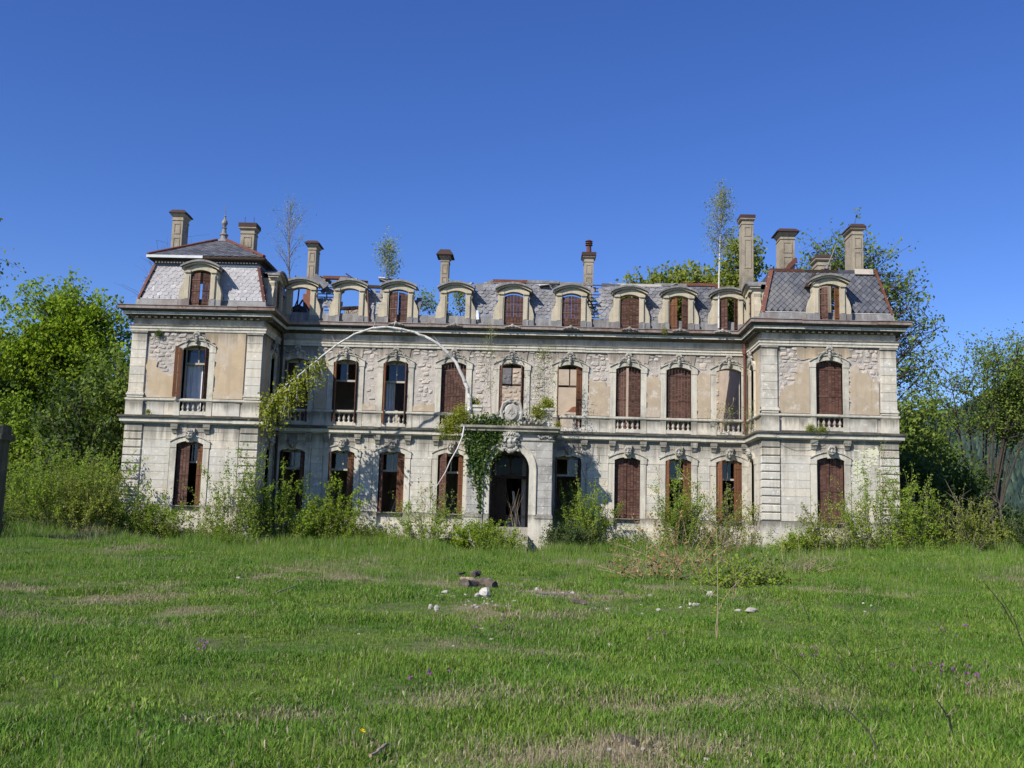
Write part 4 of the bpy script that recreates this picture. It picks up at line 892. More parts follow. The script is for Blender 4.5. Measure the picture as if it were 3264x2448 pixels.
# ---- pavilion mansards
def pav_mansard(x0, x1, y0, y1, zb, zt, ins, mat, sl, w, e, dorm, diamond, joined, inner):
    r0 = (x0, x1, y0, y1); t = (x0+ins, x1-ins, y0+ins, y1-ins)
    ap = MB(); path = [(x0, y1), (x0, y0), (x1, y0), (x1, y1)]
    ap.sweep([(-.05, 10.46), (.13, 10.46), (.05, zb-.03), (.05, zb), (-.05, zb)], path); A = ap.build('mansard_apron', M['zinc'], mansion)
    lp_ = MB(); lp_.sweep([(.035, zb-.012), (.062, zb-.012), (.062, zb+.012), (.035, zb+.012)], path); lp_.build('apron_edge', M['zinc_bright'], A)
    def face(p, q, pt_, qt):
        m = MB(); m.add([p, q, qt, pt_], [(0, 1, 2, 3)]); return m
    dk = dorm
    sheets = MB()
    zq = lambda f: zb+(zt-zb)*f
    a, b = dk-.58, dk+.58
    sheets.add([(x0, y0, zb), (a, y0, zb), (a, y0+ins, zt), (t[0], y0+ins, zt)], [(0, 1, 2, 3)]); sheets.add([(b, y0, zb), (x1, y0, zb), (t[1], y0+ins, zt), (b, y0+ins, zt)], [(0, 1, 2, 3)])
    f = .80; sheets.add([(a, y0+ins*f, zq(f)), (b, y0+ins*f, zq(f)), (b, y0+ins, zt), (a, y0+ins, zt)], [(0, 1, 2, 3)])
    sheets.add([(x1, y0, zb), (x1, y1, zb), (t[1], y1, zt), (t[1], y0+ins, zt)], [(0, 1, 2, 3)]); sheets.add([(x0, y1, zb), (x0, y0, zb), (t[0], y0+ins, zt), (t[0], y1, zt)], [(0, 1, 2, 3)])
    Rf = sheets.build('mansard_roof', M['oak'], mansion)
    BLp = math.hypot(ins, zt-zb); kk = ins/BLp
    F = slope_frame((0, y0, zb), (1, 0, 0), (0, y0+ins, zt))
    def keep(x, b_): return x0+.06+b_*kk < x < x1-.06-b_*kk and not (abs(x-dk) < .50 and b_ < BLp*.8)
    slating(F, x0, x1, BLp, w, e, keep, Rf, joined=joined, diamond=diamond, bins=sl, ragged=.035, flat=1.0 if diamond else .5)
    for xa, e1, s in ((x1, (0, 1, 0), 1), (x0, (0, -1, 0), -1)):
        F2 = slope_frame((xa, y0 if s > 0 else y1, zb), e1, (xa-s*ins, y0 if s > 0 else y1, zt)); L = y1-y0
        def keep2(a_, b_): q = a_ if s > 0 else L-a_; return .06+b_*kk < q < L and not (s == inner and abs(q-(DP/2+.1)) < .5 and b_ < BLp*.8)
        slating(F2, 0, L, BLp, w, e, keep2, Rf, joined=True, diamond=diamond, bins=sl, ragged=.035)
    for xa, s in ((x0, 1), (x1, -1)):
        h = MB(); pa, pb = Vector((xa, y0, zb)), Vector((xa+s*ins, y0+ins, zt)); d = (pb-pa).normalized(); n = Vector((-s, -1, ins/(zt-zb)*2*.5)).normalized(); wv = d.cross(n).normalized()
        q = []
        for p in (pa-d*.02, pb): q += [p+wv*.11+n*.02, p+n*.075, p-wv*.11+n*.02, p-n*.02]
        h.add([tuple(v) for v in q], [(0, 1, 2, 3)[::-1], (4, 5, 6, 7)] + [(i, (i+1) % 4, 4+(i+1) % 4, 4+i) for i in range(4)])
        hp = h.build('hip_flashing', M['rust_bright' if xa > 0 else 'rust'], Rf)
        rv = MB()
        for k in range(4): c = pa+d*(.25+.45*k)+n*.075; rv.blob(tuple(c), (.018, .018, .018), 6, 4)
        rv.build('hip_rivet', M['zinc_bright'], Rf)
    return Rf, t
SLP = Bin('pale_slate', 300, mansion, M['slate_pale'])
LPR, lt = pav_mansard(-XO+.10, -XW-.10, -DP+.10, 2.9, 10.86, 12.38, .42, None, SLP, .24, .16, -PW+.03, False, False, 1)
RPR, rt = pav_mansard(XW+.10, XO-.10, -DP+.10, 2.9, 10.90, 12.74, .46, None, slates, .25, .135, PW, True, False, -1)
SLP.done(); slates.done()
# left pavilion: frieze, eaves and hipped roof
x0, x1, y0, y1 = lt; y1 = 2.5; pth = [(x0, y1), (x0, y0), (x1, y0), (x1, y1)]
m = MB(); m.sweep([(-.1, 12.36), (.02, 12.36), (.02, 12.54), (-.1, 12.54)], pth); m.build('eaves_frieze', M['slate'], mansion)
m = MB(); m.sweep([(-.1, 12.54), (.05, 12.54), (.12, 12.60), (.26, 12.62), (.28, 12.66), (.28, 12.72), (-.1, 12.74)], pth); m.build('eaves', M['oak'], mansion)
sc_ = MB()
for k in range(34): sc_.fr = FR_PAV; s = x0+.03+(x1-x0-.06)*(k+.5)/34; sc_.box(s-.035, s+.035, -.48, -.36, 12.45+(.04 if s > -12.4 else 0), 12.53)
sc_.build('eaves_dentil_course', M['zinc'], mansion, kind='stuff')
m = MB(((0, y0), (1, 0))); m.box(x0-.29, x0+2.05, .281, .30, 12.64, 12.75); m.build('eaves_flashing', M['zinc_bright'], mansion)
m = MB(((0, y0), (1, 0))); m.box(-12.2, x1+.02, .025, .05, 12.37, 12.43); m.build('eaves_flashing', M['zinc_bright'], mansion)
ex0, ex1, ey0, ey1 = x0-.25, x1+.25, y0-.25, y1+.2; ax, ay, az = -12.78, .1, 14.02
m = MB(); tp = [(ax-.22, ay-.22, az), (ax+.22, ay-.22, az), (ax+.22, ay+.22, az), (ax-.22, ay+.22, az)]; bt = [(ex0, ey0, 12.74), (ex1, ey0, 12.74), (ex1, ey1, 12.74), (ex0, ey1, 12.74)]
m.add(bt+tp, [(0, 1, 5, 4), (1, 2, 6, 5), (2, 3, 7, 6), (3, 0, 4, 7), (4, 5, 6, 7), (3, 2, 1, 0)]); HR = m.build('hipped_roof', M['slate'], mansion)
hs = Bin('hip_slate', 0, HR, M['slate'])
for (p, q, pt_, e1) in ((bt[0], bt[1], tp[0], (1, 0, 0)), (bt[1], bt[2], tp[1], (0, 1, 0))):
    F = slope_frame(p, e1, (p[0] if e1[0] else pt_[0], pt_[1] if e1[0] else p[1], az)); L = (Vector(q)-Vector(p)).length; H = math.hypot(pt_[1]-p[1], az-12.74) if e1[0] else math.hypot(pt_[0]-p[0], az-12.74)
    sl0 = abs((pt_[0]-p[0]) if e1[0] else (pt_[1]-p[1]))/H
    slating(F, 0, L, H, .26, .2, lambda a, b, L=L, s=sl0: s*b+.05 < a < L-s*b-.05, HR, bins=hs, joined=True)
hs.done()
for i in range(2): m = MB(); m.tube([Vector(bt[i])+Vector((0, 0, .03)), Vector(tp[i])+Vector((0, 0, .03))], .08, 6); m.build('hip_flashing', M['rust'], HR)
m = MB(); m.lathe([(.33, 0), (.16, .16), (.15, .30), (.19, .33), (.19, .36), (.11, .42), (.085, .62), (.12, .66), (.06, .70), (.09, .78), (.13, .86), (.13, .93), (.09, 1.01), (.045, 1.06), (.04, 1.16), (.06, 1.19), (.015, 1.24), (.012, 1.7)], (ax, ay, az-.02), 12); m.build('roof_finial', M['zinc'], HR)
m = MB(); m.rot_box((-14.05, 1.6, 14.0), (1.6, .7, .05), (R(25), R(0), 0)); m.build('white_roof_sheet', M['zinc_bright'], mansion)
# right pavilion: broken top, leaning finial, torn flashing
for a, b, mt, z in ((XW+.55, 11.9, 'rust', 12.76), (11.95, 13.4, 'oak', 12.75), (13.3, 14.2, 'slate', 12.76), (14.2, 14.95, 'rust_bright', 12.80)):
    m = MB(); m.rot_box(((a+b)/2, -2.06, z), (b-a, .16, .12), (R(12), R(rnd.uniform(-1, 1)), 0)); m.build('ridge_flashing', M[mt], mansion)
m = MB(); m.rot_box((14.35, -2.16, 12.74), (.75, .03, .24), (R(-14), 0, 0)); m.build('torn_flashing', M['plaster_pink'], mansion)
m = MB(); a = P(2360+1010/3.687, 620+880/3.687, -1.6); b = P(2360+1135/3.687, 620+570/3.687, -1.6); d = (b-a)
m.tube([a, a+d*.06, a+d*.1, a+d*.16, a+d*.22, a+d*.28, a+d*.6, b], [.10, .12, .07, .10, .05, .03, .02, .012], 8); m.build('leaning_finial', M['zinc'], mansion)
m = MB(); q = [P(2360+u/3.687, 620+v/3.687, -2.55) for u, v in ((765, 1080), (850, 935), (880, 920), (900, 945), (930, 925), (960, 950), (990, 930), (1020, 955), (1060, 930), (1060, 960), (850, 1010), (825, 1085))]
m.add([tuple(p) for p in q]+[tuple(p+Vector((0, .3, .02))) for p in q], [tuple(range(12)), tuple(range(12, 24))[::-1]]+[(i, (i+1) % 12, 12+(i+1) % 12, 12+i) for i in range(12)]); m.build('torn_eaves', M['oak'], mansion)

# ---- chimneys
def chimney(px0, px1, capx0, capx1, pyc0, pyc1, Y, depth, zfoot, name='chimney', cap='cap', flare=True, round_=False, panel=True):
    a, b = P(px0, pyc1, Y), P(px1, pyc1, Y); x0, x1 = a.x, b.x; z1 = a.z; z2 = P(px0, pyc0, Y).z; w = x1-x0
    fr = ((0, Y), (1, 0)); c = MB(fr); c.box(x0, x1, -depth, 0, zfoot, z1-.02)
    if panel:
        for zz0, zz1 in ((z1-.95, z1-.45), (z1-2.6, z1-1.1)):
            for u0, u1, v0, v1 in ((.18, .26, zz0, zz1), (.74, .82, zz0, zz1), (.26, .74, zz1-.05, zz1), (.26, .74, zz0, zz0+.05)): c.box(x0+w*u0, x0+w*u1, .0, .022, v0, v1)
    o = c.build(name, M['chimney'], mansion)
    n = MB(); mid = [(x0, Y+depth), (x0, Y), (x1, Y), (x1, Y+depth), (x0, Y+depth)]
    n.sweep([(0.002, z1-.34), (.03, z1-.33), (.03, z1-.28), (.0, z1-.27)], mid[:4]); n.sweep([(0.002, z1-.16), (.05, z1-.13), (.09, z1-.08), (.09, z1-.03), (.002, z1-.02)], mid[:4]); n.build('chimney_moulding', M['chimney'], o)
    ca, cb = P(capx0, pyc1, Y).x, P(capx1, pyc1, Y).x; ov = ((cb-ca)-w)/2+.05; z2 = max(z2, z1+.15); q = MB()
    f = ov*.8 if flare else 0
    def rect(e, z): return [(x0-e, Y-e, z), (x1+e, Y-e, z), (x1+e, Y+depth+e, z), (x0-e, Y+depth+e, z)]
    q.add(rect(ov, z1-.02)+rect(ov, z1+.02)+rect(ov-f, z2), [(3, 2, 1, 0), (8, 9, 10, 11)]+[(r_*4+i, r_*4+(i+1) % 4, r_*4+4+(i+1) % 4, r_*4+4+i) for r_ in (0, 1) for i in range(4)]); q.build('chimney_cap', M[cap], o)
    return o, x0, x1, z2
zz = lambda u, o: o[0]+u/3.687
A_, B_, C_, D_ = (360, 620), (2360, 620), (860, 720), (1360, 720)
chimney(552, 585, 544, 590.5, 671, 679, .6, .8, 10.4)
o, x0, x1, z2 = chimney(769, 812, 765.5, 816, 711, 722, 1.2, .6, 10.4, cap='cap', flare=False)
m = MB(); 
for x in (x0+.1, x1-.1): m.tube([(x, 1.4, z2), (x, 1.4, z2+.35)], .012, 4)
m.build('chimney_iron_rod', M['oak'], o)
chimney(983.5, 1009, 975, 1016, 769, 776, 7.1, .9, 10.2); chimney(1406, 1431, 1396, 1443, 795, 813, 7.1, .7, 10.2)
o, x0, x1, z2 = chimney(1863, 1892, 1860, 1899.5, 808, 814, 7.1, .8, 10.2, flare=False)
m = MB(); xm = (x0+x1)/2; m.lathe([(.13, 0), (.12, .35), (.12, .42), (.19, .43), (.19, .46), (.13, .47), (.13, .52), (.19, .53), (.19, .56), (.13, .57), (.14, .62), (.2, .64), (.03, .74)], (xm, 7.35, z2), 10); m.build('chimney_pot', M['rust'], o)
chimney(2365, 2401, 2364, 2406, 688, 694, 7.1, .75, 10.2, cap='cap', flare=False)
chimney(2487, 2533, 2482, 2547, 732, 739, 1.0, .85, 10.4); chimney(2605, 2647, 2601, 2650, 815, 822, .2, .85, 10.4); chimney(2715, 2750, 2711, 2757, 716, 724, .6, 1.1, 10.4)
m = MB(); q = [P(2360+u/3.687, 620+v/3.687, .9) for u, v in ((520, 880), (560, 820), (640, 740), (668, 745), (668, 790), (600, 850), (560, 890))]
m.add([tuple(p) for p in q]+[tuple(p+Vector((0, .25, 0))) for p in q], [tuple(range(7)), tuple(range(7, 14))[::-1]]+[(i, (i+1) % 7, 7+(i+1) % 7, 7+i) for i in range(7)]); m.build('torn_flashing', M['rust'], mansion)
# wall stumps seen through the open dormers
def stump(name, pts, Y, d, mat):
    q = [P(860+u/3.687, 720+v/3.687, Y) for u, v in pts]; n = len(q); m = MB()
    m.add([tuple(p) for p in q]+[tuple(p+Vector((0, d, 0))) for p in q], [tuple(range(n)), tuple(range(n, 2*n))[::-1]]+[(i, (i+1) % n, n+(i+1) % n, n+i) for i in range(n)]); return m.build(name, M[mat], mansion)
stump('brick_stack', [(390, 1000), (390, 800), (430, 795), (430, 730), (490, 730), (490, 1000)], 3.0, .6, 'brick')
stump('broken_attic_wall', [(880, 1130), (880, 990), (960, 985), (985, 960), (1080, 955), (1080, 1130)], 3.0, .5, 'inside')
stump('fallen_beam', [(815, 985), (815, 950), (1080, 940), (1080, 965), (950, 985)], 2.6, .15, 'oak')
stump('broken_attic_wall', [(250, 1130), (250, 960), (330, 920), (420, 960), (500, 1130)], 2.2, .5, 'slate')
# ================================================================== ground, hills, plants
def np_mesh(name, V, F, mat, smooth=False):
    """V (n,3), F (m,k) -> mesh, fast"""
    me = bpy.data.meshes.new(name); n, (m, k) = len(V), F.shape
    me.vertices.add(n); me.vertices.foreach_set('co', np.ascontiguousarray(V, np.float32).ravel())
    me.loops.add(m*k); me.loops.foreach_set('vertex_index', np.ascontiguousarray(F, np.int32).ravel())
    me.polygons.add(m); me.polygons.foreach_set('loop_start', np.arange(0, m*k, k, dtype=np.int32))
    if smooth: me.polygons.foreach_set('use_smooth', np.ones(m, bool))
    me.update(calc_edges=True); me.validate(); me.materials.append(mat); return me
rg = np.random.default_rng(11)
def grid_mesh(name, xs, ys, zf, mat):
    X, Y = np.meshgrid(xs, ys); Z = zf(X, Y); V = np.stack([X, Y, Z], -1).reshape(-1, 3); nx, ny = len(xs), len(ys)
    i = (np.arange(ny-1)[:, None]*nx+np.arange(nx-1)[None]).ravel(); return np_mesh(name, V, np.stack([i, i+1, i+nx+1, i+nx], -1), mat, True)
xs = np.concatenate([np.linspace(-900, -60, 15)[:-1], np.arange(-60, 60.1, .4), np.linspace(60, 900, 15)[1:]]); ys = np.concatenate([np.linspace(-300, -60, 6)[:-1], np.arange(-60, 12, .4), np.linspace(12, 900, 20)])
WORN = [(2000, 2400, 330, 45, .9), (1950, 2440, 420, 40, .9), (1480, 1930, 120, 16, .8), (1700, 1960, 190, 16, .85), (1900, 1905, 230, 16, .8), (1700, 1890, 260, 10, .6), (2420, 1925, 70, 22, .8), (1560, 2080, 200, 22, .55), (1800, 2040, 130, 22, .6), (930, 2300, 130, 22, .7), (1090, 2360, 80, 16, .6), (2300, 2250, 90, 16, .5), (1450, 2240, 140, 25, .5), (2120, 1880, 80, 18, .8), (2560, 2210, 160, 14, .4), (520, 1790, 160, 12, .4), (1150, 1800, 120, 12, .4), (650, 2280, 160, 30, .4), (2350, 1870, 60, 10, .5), (2650, 2250, 120, 20, .35)]
_wp = []
for px, py, sx, sy, w in WORN:
    a, b, c = G(px, py), G(px+sx, py), G(px, py-sy); _wp.append((a.x, a.y, abs(b.x-a.x)+.1, abs(c.y-a.y)+.1, w))
def worn(x, y):
    f = np.zeros_like(np.asarray(x, float)); nz_ = fbm(x, y, 1.1, 9)
    for a, b, sx, sy, w in _wp: f = np.maximum(f, w*np.exp(-((x-a)/sx)**2-((y-b)/sy)**2))
    return np.clip(np.clip(f*1.6, 0, 1.1)*sstep(.32, .6, nz_)+.75*sstep(.57, .72, fbm(x, y, 3.2, 2))*sstep(.35, .6, nz_), 0, 1)
ground = link('ground', grid_mesh('ground', xs, ys, gz, M['soil'])); ground['kind'] = 'structure'
_co = np.zeros(len(ground.data.vertices)*3, np.float32); ground.data.vertices.foreach_get('co', _co); _co = _co.reshape(-1, 3); ground.data.attributes.new('worn', 'FLOAT', 'POINT').data.foreach_set('value', worn(_co[:, 0], _co[:, 1]).astype(np.float32))

def leaves(name, P0, size, mat, droop=0.0, aspect=.6, normal_up=.3):
    """P0 (n,3) leaf points, size scalar or (n,): one folded quad per leaf"""
    n = len(P0); s = (np.ones(n)*size*rg.uniform(.65, 1.3, n))[:, None]
    d = rg.normal(size=(n, 3)); d[:, 2] -= droop; d /= np.linalg.norm(d, axis=1, keepdims=True)
    u = rg.normal(size=(n, 3))*.75; u += np.array([-.55, -.75, .8])*normal_up*2.4; w = np.cross(d, u); w /= np.linalg.norm(w, axis=1, keepdims=True)+1e-9
    V = np.stack([P0-d*s*.5, P0+w*s*aspect*.5, P0+d*s*.5, P0-w*s*aspect*.5], 1).reshape(-1, 3)
    return np_mesh(name, V, np.arange(4*n).reshape(n, 4), mat)
def bez(a, b, c, n=6):
    a, b, c = map(Vector, (a, b, c)); return [a*(1-t)**2+b*2*t*(1-t)+c*t*t for t in [k/n for k in range(n+1)]]
def tree(name, loc, label, cat, trunk, blobs, nclump, nleaf, lsize, mat, bark='bark', r0=.25, sigma=.5, group=None, twigs=3, twig_l=1.0, low=.25, top=.95, up=.6, leafshell=0.0, droop=.2):
    """trunk: local points; blobs: (centre, radii, weight) that the crown fills; limbs run from the trunk to each leaf clump"""
    r = random.Random(hash(name+label) % 9999 if False else sum(map(ord, label))); T = thing(name, loc, label, cat, group)
    wd = MB(); pts = [Vector(p) for p in trunk]; n = len(pts); rad = [r0*(1-.8*k/(n-1)) for k in range(n)]; wd.tube(pts, rad, 8)
    L = sum(b[2] for b in blobs); pos_ = []
    def along(t):
        q = t*(n-1); k = min(int(q), n-2); return pts[k].lerp(pts[k+1], q-k), rad[k]+(rad[k+1]-rad[k])*(q-k)
    for c, rd, w in blobs:
        for _ in range(int(nclump*w/L)):
            while True:
                v = Vector((r.uniform(-1, 1), r.uniform(-1, 1), r.uniform(-1, 1)))
                if leafshell < v.length < 1: break
            q = Vector(c)+Vector((v.x*rd[0], v.y*rd[1], v.z*rd[2]))
            h = q.z; zt = pts[-1].z; t = max(low, min(top, (h-r.uniform(.15, .5)*(abs(q.x-pts[-1].x)+.3*zt))/zt)); a, ra = along(t)
            m_ = a.lerp(q, .5)+Vector((r.uniform(-.3, .3), r.uniform(-.3, .3), (q-a).length*.18*up-.1)); br = bez(a, m_, q, 5); rb = min(ra*.55, .02+.014*(q-a).length)
            wd.tube(br, [rb*(1-.8*k/5) for k in range(6)], 4, False)
            for _k in range(twigs):
                b0 = br[r.randint(2, 5)]; b1 = b0+Vector((r.gauss(0, 1), r.gauss(0, 1), r.gauss(.35, .7)))*twig_l*.5; wd.tube([b0, b0.lerp(b1, .5)+Vector((0, 0, .05)), b1], [rb*.35, rb*.25, .006], 3, False)
                k_ = max(1, int(nleaf/(twigs+1))); e = np.array(b1); pos_.append(e+np.clip(rg.normal(size=(k_, 3)), -1.5, 1.5)*sigma*.55)
            pos_.append(np.array(q)+np.clip(rg.normal(size=(max(1, nleaf//(twigs+1)), 3)), -1.5, 1.5)*sigma)
    wd.build('trunk', M[bark], T, loc)
    if nleaf > 0: link('crown', leaves('crown', np.concatenate(pos_), lsize, M[mat], droop), T, loc)
    return T
def shrub(loc, label, rx, h, nst, lsize, mat, cat='shrub', name='shrub', group='shrubs growing along the foot of the mansion', bark='bark_grey', nleaf=40, ry=None, lean=.35, start=.12, spread=.05, name2='foliage', sr=.008):
    T = thing(name, loc, label, cat, group); wd = MB(); ps = []; ry = ry or rx*.6; nleaf = int(nleaf*(1.5 if group else 1)); nst = int(nst*(1.5 if group else 1))
    for k in range(nst):
        a = rg.uniform(0, 2*math.pi); q = math.sqrt(rg.uniform(0, 1)); bx, by = rx*.75*q*math.cos(a), ry*.75*q*math.sin(a)
        hh = 1.2*h*rg.uniform(.5, 1.5)*(1-.4*q*q); dx, dy = lean*rx*q*math.cos(a)*rg.uniform(.4, 1.4)+rg.normal()*.12, lean*ry*q*math.sin(a)*rg.uniform(.4, 1.4)+rg.normal()*.1
        gz0 = float(gz(loc[0]+bx, loc[1]+by))-loc[2]-.03
        st = bez((bx*.55, by*.55, gz0), (bx+dx*.2+rg.normal()*.18, by+dy*.3+rg.normal()*.15, gz0+hh*.6), (bx+dx*1.25+rg.normal()*.2, by+dy*1.2, gz0+hh*(1-.12*abs(rg.normal()))), 5); wd.tube(st, [sr*(1.2-.9*i/5) for i in range(6)], 3, False)
        for _ in range(2):                                        # side shoots
            b0 = st[rg.integers(2, 5)]; b1 = b0+Vector((rg.normal()*.22, rg.normal()*.18, abs(rg.normal())*.3+.08)); wd.tube([b0, b1], [sr*.5, .003], 3, False)
            t = rg.uniform(0, 1, (int(nleaf*.3), 1)); ps.append(np.array(b0)+(np.array(b1)-np.array(b0))*t+rg.normal(size=(len(t), 3))*spread)
        S_ = np.array([list(p) for p in st]); t = start+(1-start)*rg.uniform(0, 1, int(nleaf*.7))**.85; q_ = t*5; i = np.minimum(q_.astype(int), 4); f = (q_-i)[:, None]
        ps.append(S_[i]*(1-f)+S_[i+1]*f+rg.normal(size=(len(t), 3))*spread)
    wd.build('stem', M[bark], T, loc)
    if nleaf: link(name2, leaves(name2, np.concatenate(ps), lsize, M[mat], -.2, .55), T, loc)
    return T

# ---- distant wooded hills
def hill(name, cx, cy, rx, ry, h, label, n=26000, ls=4.5):
    f = lambda X, Y: -3+(h+3)*np.exp(-((X-cx)/rx)**2-((Y-cy)/ry)**2)*(1+.10*np.sin(X*.031+1)*np.cos(Y*.027)+.05*np.sin(X*.09))
    o = link(name, grid_mesh(name, np.linspace(cx-2*rx, cx+2*rx, 60), np.linspace(cy-2*ry, cy+2*ry, 40), f, M['hazed_conifer'])); o['kind'] = 'structure'; o['label'] = label
    x = cx+rg.uniform(-1.5, 1.5, n)*rx; y = cy+rg.uniform(-1.4, .5, n)*ry; z = f(x, y); k = rg.uniform(.6, 1.5, n)*ls
    V = []; 
    a = rg.uniform(0, 6.28, n)
    for i in range(3): V.append(np.stack([x+np.cos(a+i*2.09)*k*.45, y+np.sin(a+i*2.09)*k*.45, z-1], -1))
    V.append(np.stack([x, y, z+k*1.05], -1)); V = np.stack(V, 1).reshape(-1, 3); b = np.arange(n)[:, None]*4
    F = np.concatenate([b+np.array([[0, 1, 3]]), b+np.array([[1, 2, 3]]), b+np.array([[2, 0, 3]])]); w = link('hill_forest', np_mesh('hill_forest', V, F, M['hazed_conifer'])); w['kind'] = 'stuff'; w['label'] = label.replace('hill', 'hill trees')
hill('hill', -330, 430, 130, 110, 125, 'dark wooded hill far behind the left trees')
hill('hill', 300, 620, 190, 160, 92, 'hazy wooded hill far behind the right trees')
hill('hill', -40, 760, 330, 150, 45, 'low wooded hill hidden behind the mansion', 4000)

def gl(x, y): return (x, y, float(gz(x, y)))
# ---- big trees to the left
tree('maple_tree', gl(-24.6, 12), 'bright yellow-green leafy tree left of the mansion', 'tree', [(0, 0, 0), (.1, 0, 3), (0, .2, 6), (.2, 0, 9), (.1, 0, 11.5)], [((-.3, 0, 10.2), (3.6, 2.6, 3.6), 3.2), ((2.0, .3, 8.2), (2.3, 2.4, 4.0), 2), ((-2.8, 0, 7.6), (2.6, 2.4, 3.2), 2)], 330, 120, .22, 'maple', r0=.28, sigma=.42, low=.2)
tree('maple_tree', gl(-20.2, 8.5), 'shaded green tree close behind the left pavilion', 'tree', [(0, 0, 0), (.1, 0, 3), (0, .2, 6), (.1, 0, 8.2)], [((-.3, 0, 6.2), (2.0, 1.9, 3.6), 2)], 90, 60, .26, 'leaf_mid', r0=.2, sigma=.4, low=.15)
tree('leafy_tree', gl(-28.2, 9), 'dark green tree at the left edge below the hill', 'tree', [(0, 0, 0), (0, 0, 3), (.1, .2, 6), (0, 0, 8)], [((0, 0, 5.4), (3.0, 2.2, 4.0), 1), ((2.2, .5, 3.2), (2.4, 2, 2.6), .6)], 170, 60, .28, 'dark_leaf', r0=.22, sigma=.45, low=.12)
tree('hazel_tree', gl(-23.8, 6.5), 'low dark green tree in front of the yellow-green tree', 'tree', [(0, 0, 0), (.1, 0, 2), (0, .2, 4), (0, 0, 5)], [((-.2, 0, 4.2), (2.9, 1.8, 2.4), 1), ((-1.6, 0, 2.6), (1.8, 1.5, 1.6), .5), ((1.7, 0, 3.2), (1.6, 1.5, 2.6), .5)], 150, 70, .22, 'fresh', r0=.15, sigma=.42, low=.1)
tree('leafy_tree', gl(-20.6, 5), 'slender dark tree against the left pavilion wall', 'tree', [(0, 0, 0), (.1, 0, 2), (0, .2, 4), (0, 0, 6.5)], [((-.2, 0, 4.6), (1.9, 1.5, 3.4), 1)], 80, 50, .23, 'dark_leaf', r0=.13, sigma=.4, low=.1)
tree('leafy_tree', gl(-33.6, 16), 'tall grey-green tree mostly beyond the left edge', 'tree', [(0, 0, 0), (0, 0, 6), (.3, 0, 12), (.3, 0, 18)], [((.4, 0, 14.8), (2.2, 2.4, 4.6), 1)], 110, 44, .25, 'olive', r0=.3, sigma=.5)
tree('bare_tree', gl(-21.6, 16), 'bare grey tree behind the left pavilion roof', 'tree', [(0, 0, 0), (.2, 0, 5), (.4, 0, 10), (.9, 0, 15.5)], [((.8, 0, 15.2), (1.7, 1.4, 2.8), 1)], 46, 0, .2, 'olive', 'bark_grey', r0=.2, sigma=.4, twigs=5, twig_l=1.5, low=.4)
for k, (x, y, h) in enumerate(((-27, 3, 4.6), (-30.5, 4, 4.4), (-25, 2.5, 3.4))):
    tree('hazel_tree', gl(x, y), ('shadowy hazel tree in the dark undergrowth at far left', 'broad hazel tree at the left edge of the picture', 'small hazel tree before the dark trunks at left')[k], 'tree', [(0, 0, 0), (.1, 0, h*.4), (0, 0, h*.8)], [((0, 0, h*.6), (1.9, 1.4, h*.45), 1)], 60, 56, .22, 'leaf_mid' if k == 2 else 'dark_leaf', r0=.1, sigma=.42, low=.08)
# ---- trees behind and to the right
tree('leafy_tree', gl(20.4, 17), 'large open-crowned tree rising behind the right pavilion', 'tree', [(0, 0, 0), (.2, 0, 5), (.1, 0, 10), (-.4, 0, 15), (-.8, 0, 18.3)], [((-1.2, 0, 17.2), (2.6, 2, 2.2), 1.2), ((1.4, 0, 15.0), (2.1, 2, 2.2), 1.2), ((2.6, 0, 12.0), (1.7, 2, 3.0), .8), ((-3.6, 0, 16.0), (1.4, 1.6, 1.8), .7)], 230, 32, .21, 'leaf_mid', r0=.3, sigma=.36, low=.25, twigs=4, twig_l=1.4)
tree('leafy_tree', gl(13.2, 19), 'yellow-green tree behind the tall chimneys', 'tree', [(0, 0, 0), (0, 0, 6), (.2, 0, 12), (.3, 0, 17)], [((.2, 0, 17.2), (1.2, 1.2, 2.2), 1), ((-.6, 0, 14.8), (2.0, 1.5, 1.8), 1)], 110, 64, .25, 'olive', r0=.22, sigma=.38)
tree('leafy_tree', gl(9.0, 18), 'bushy yellow-green tree showing above the main roof', 'tree', [(0, 0, 0), (0, 0, 6), (.1, 0, 11), (.2, 0, 14.5)], [((.9, 0, 15.1), (2.6, 1.8, 2.0), 1.4), ((-1.8, 0, 14.4), (2.0, 1.5, 1.7), 1)], 260, 76, .25, 'olive', r0=.22, sigma=.38)
tree('leafy_tree', gl(21.2, 13), 'rounded green tree at the right pavilion corner', 'tree', [(0, 0, 0), (.1, 0, 3), (0, 0, 5), (.1, 0, 8)], [((.4, 0, 6.6), (1.9, 1.6, 2.3), 1.5), ((1.8, 0, 4.9), (1.8, 1.5, 1.7), 1)], 110, 56, .22, 'leaf_mid', r0=.18, sigma=.4, low=.15)
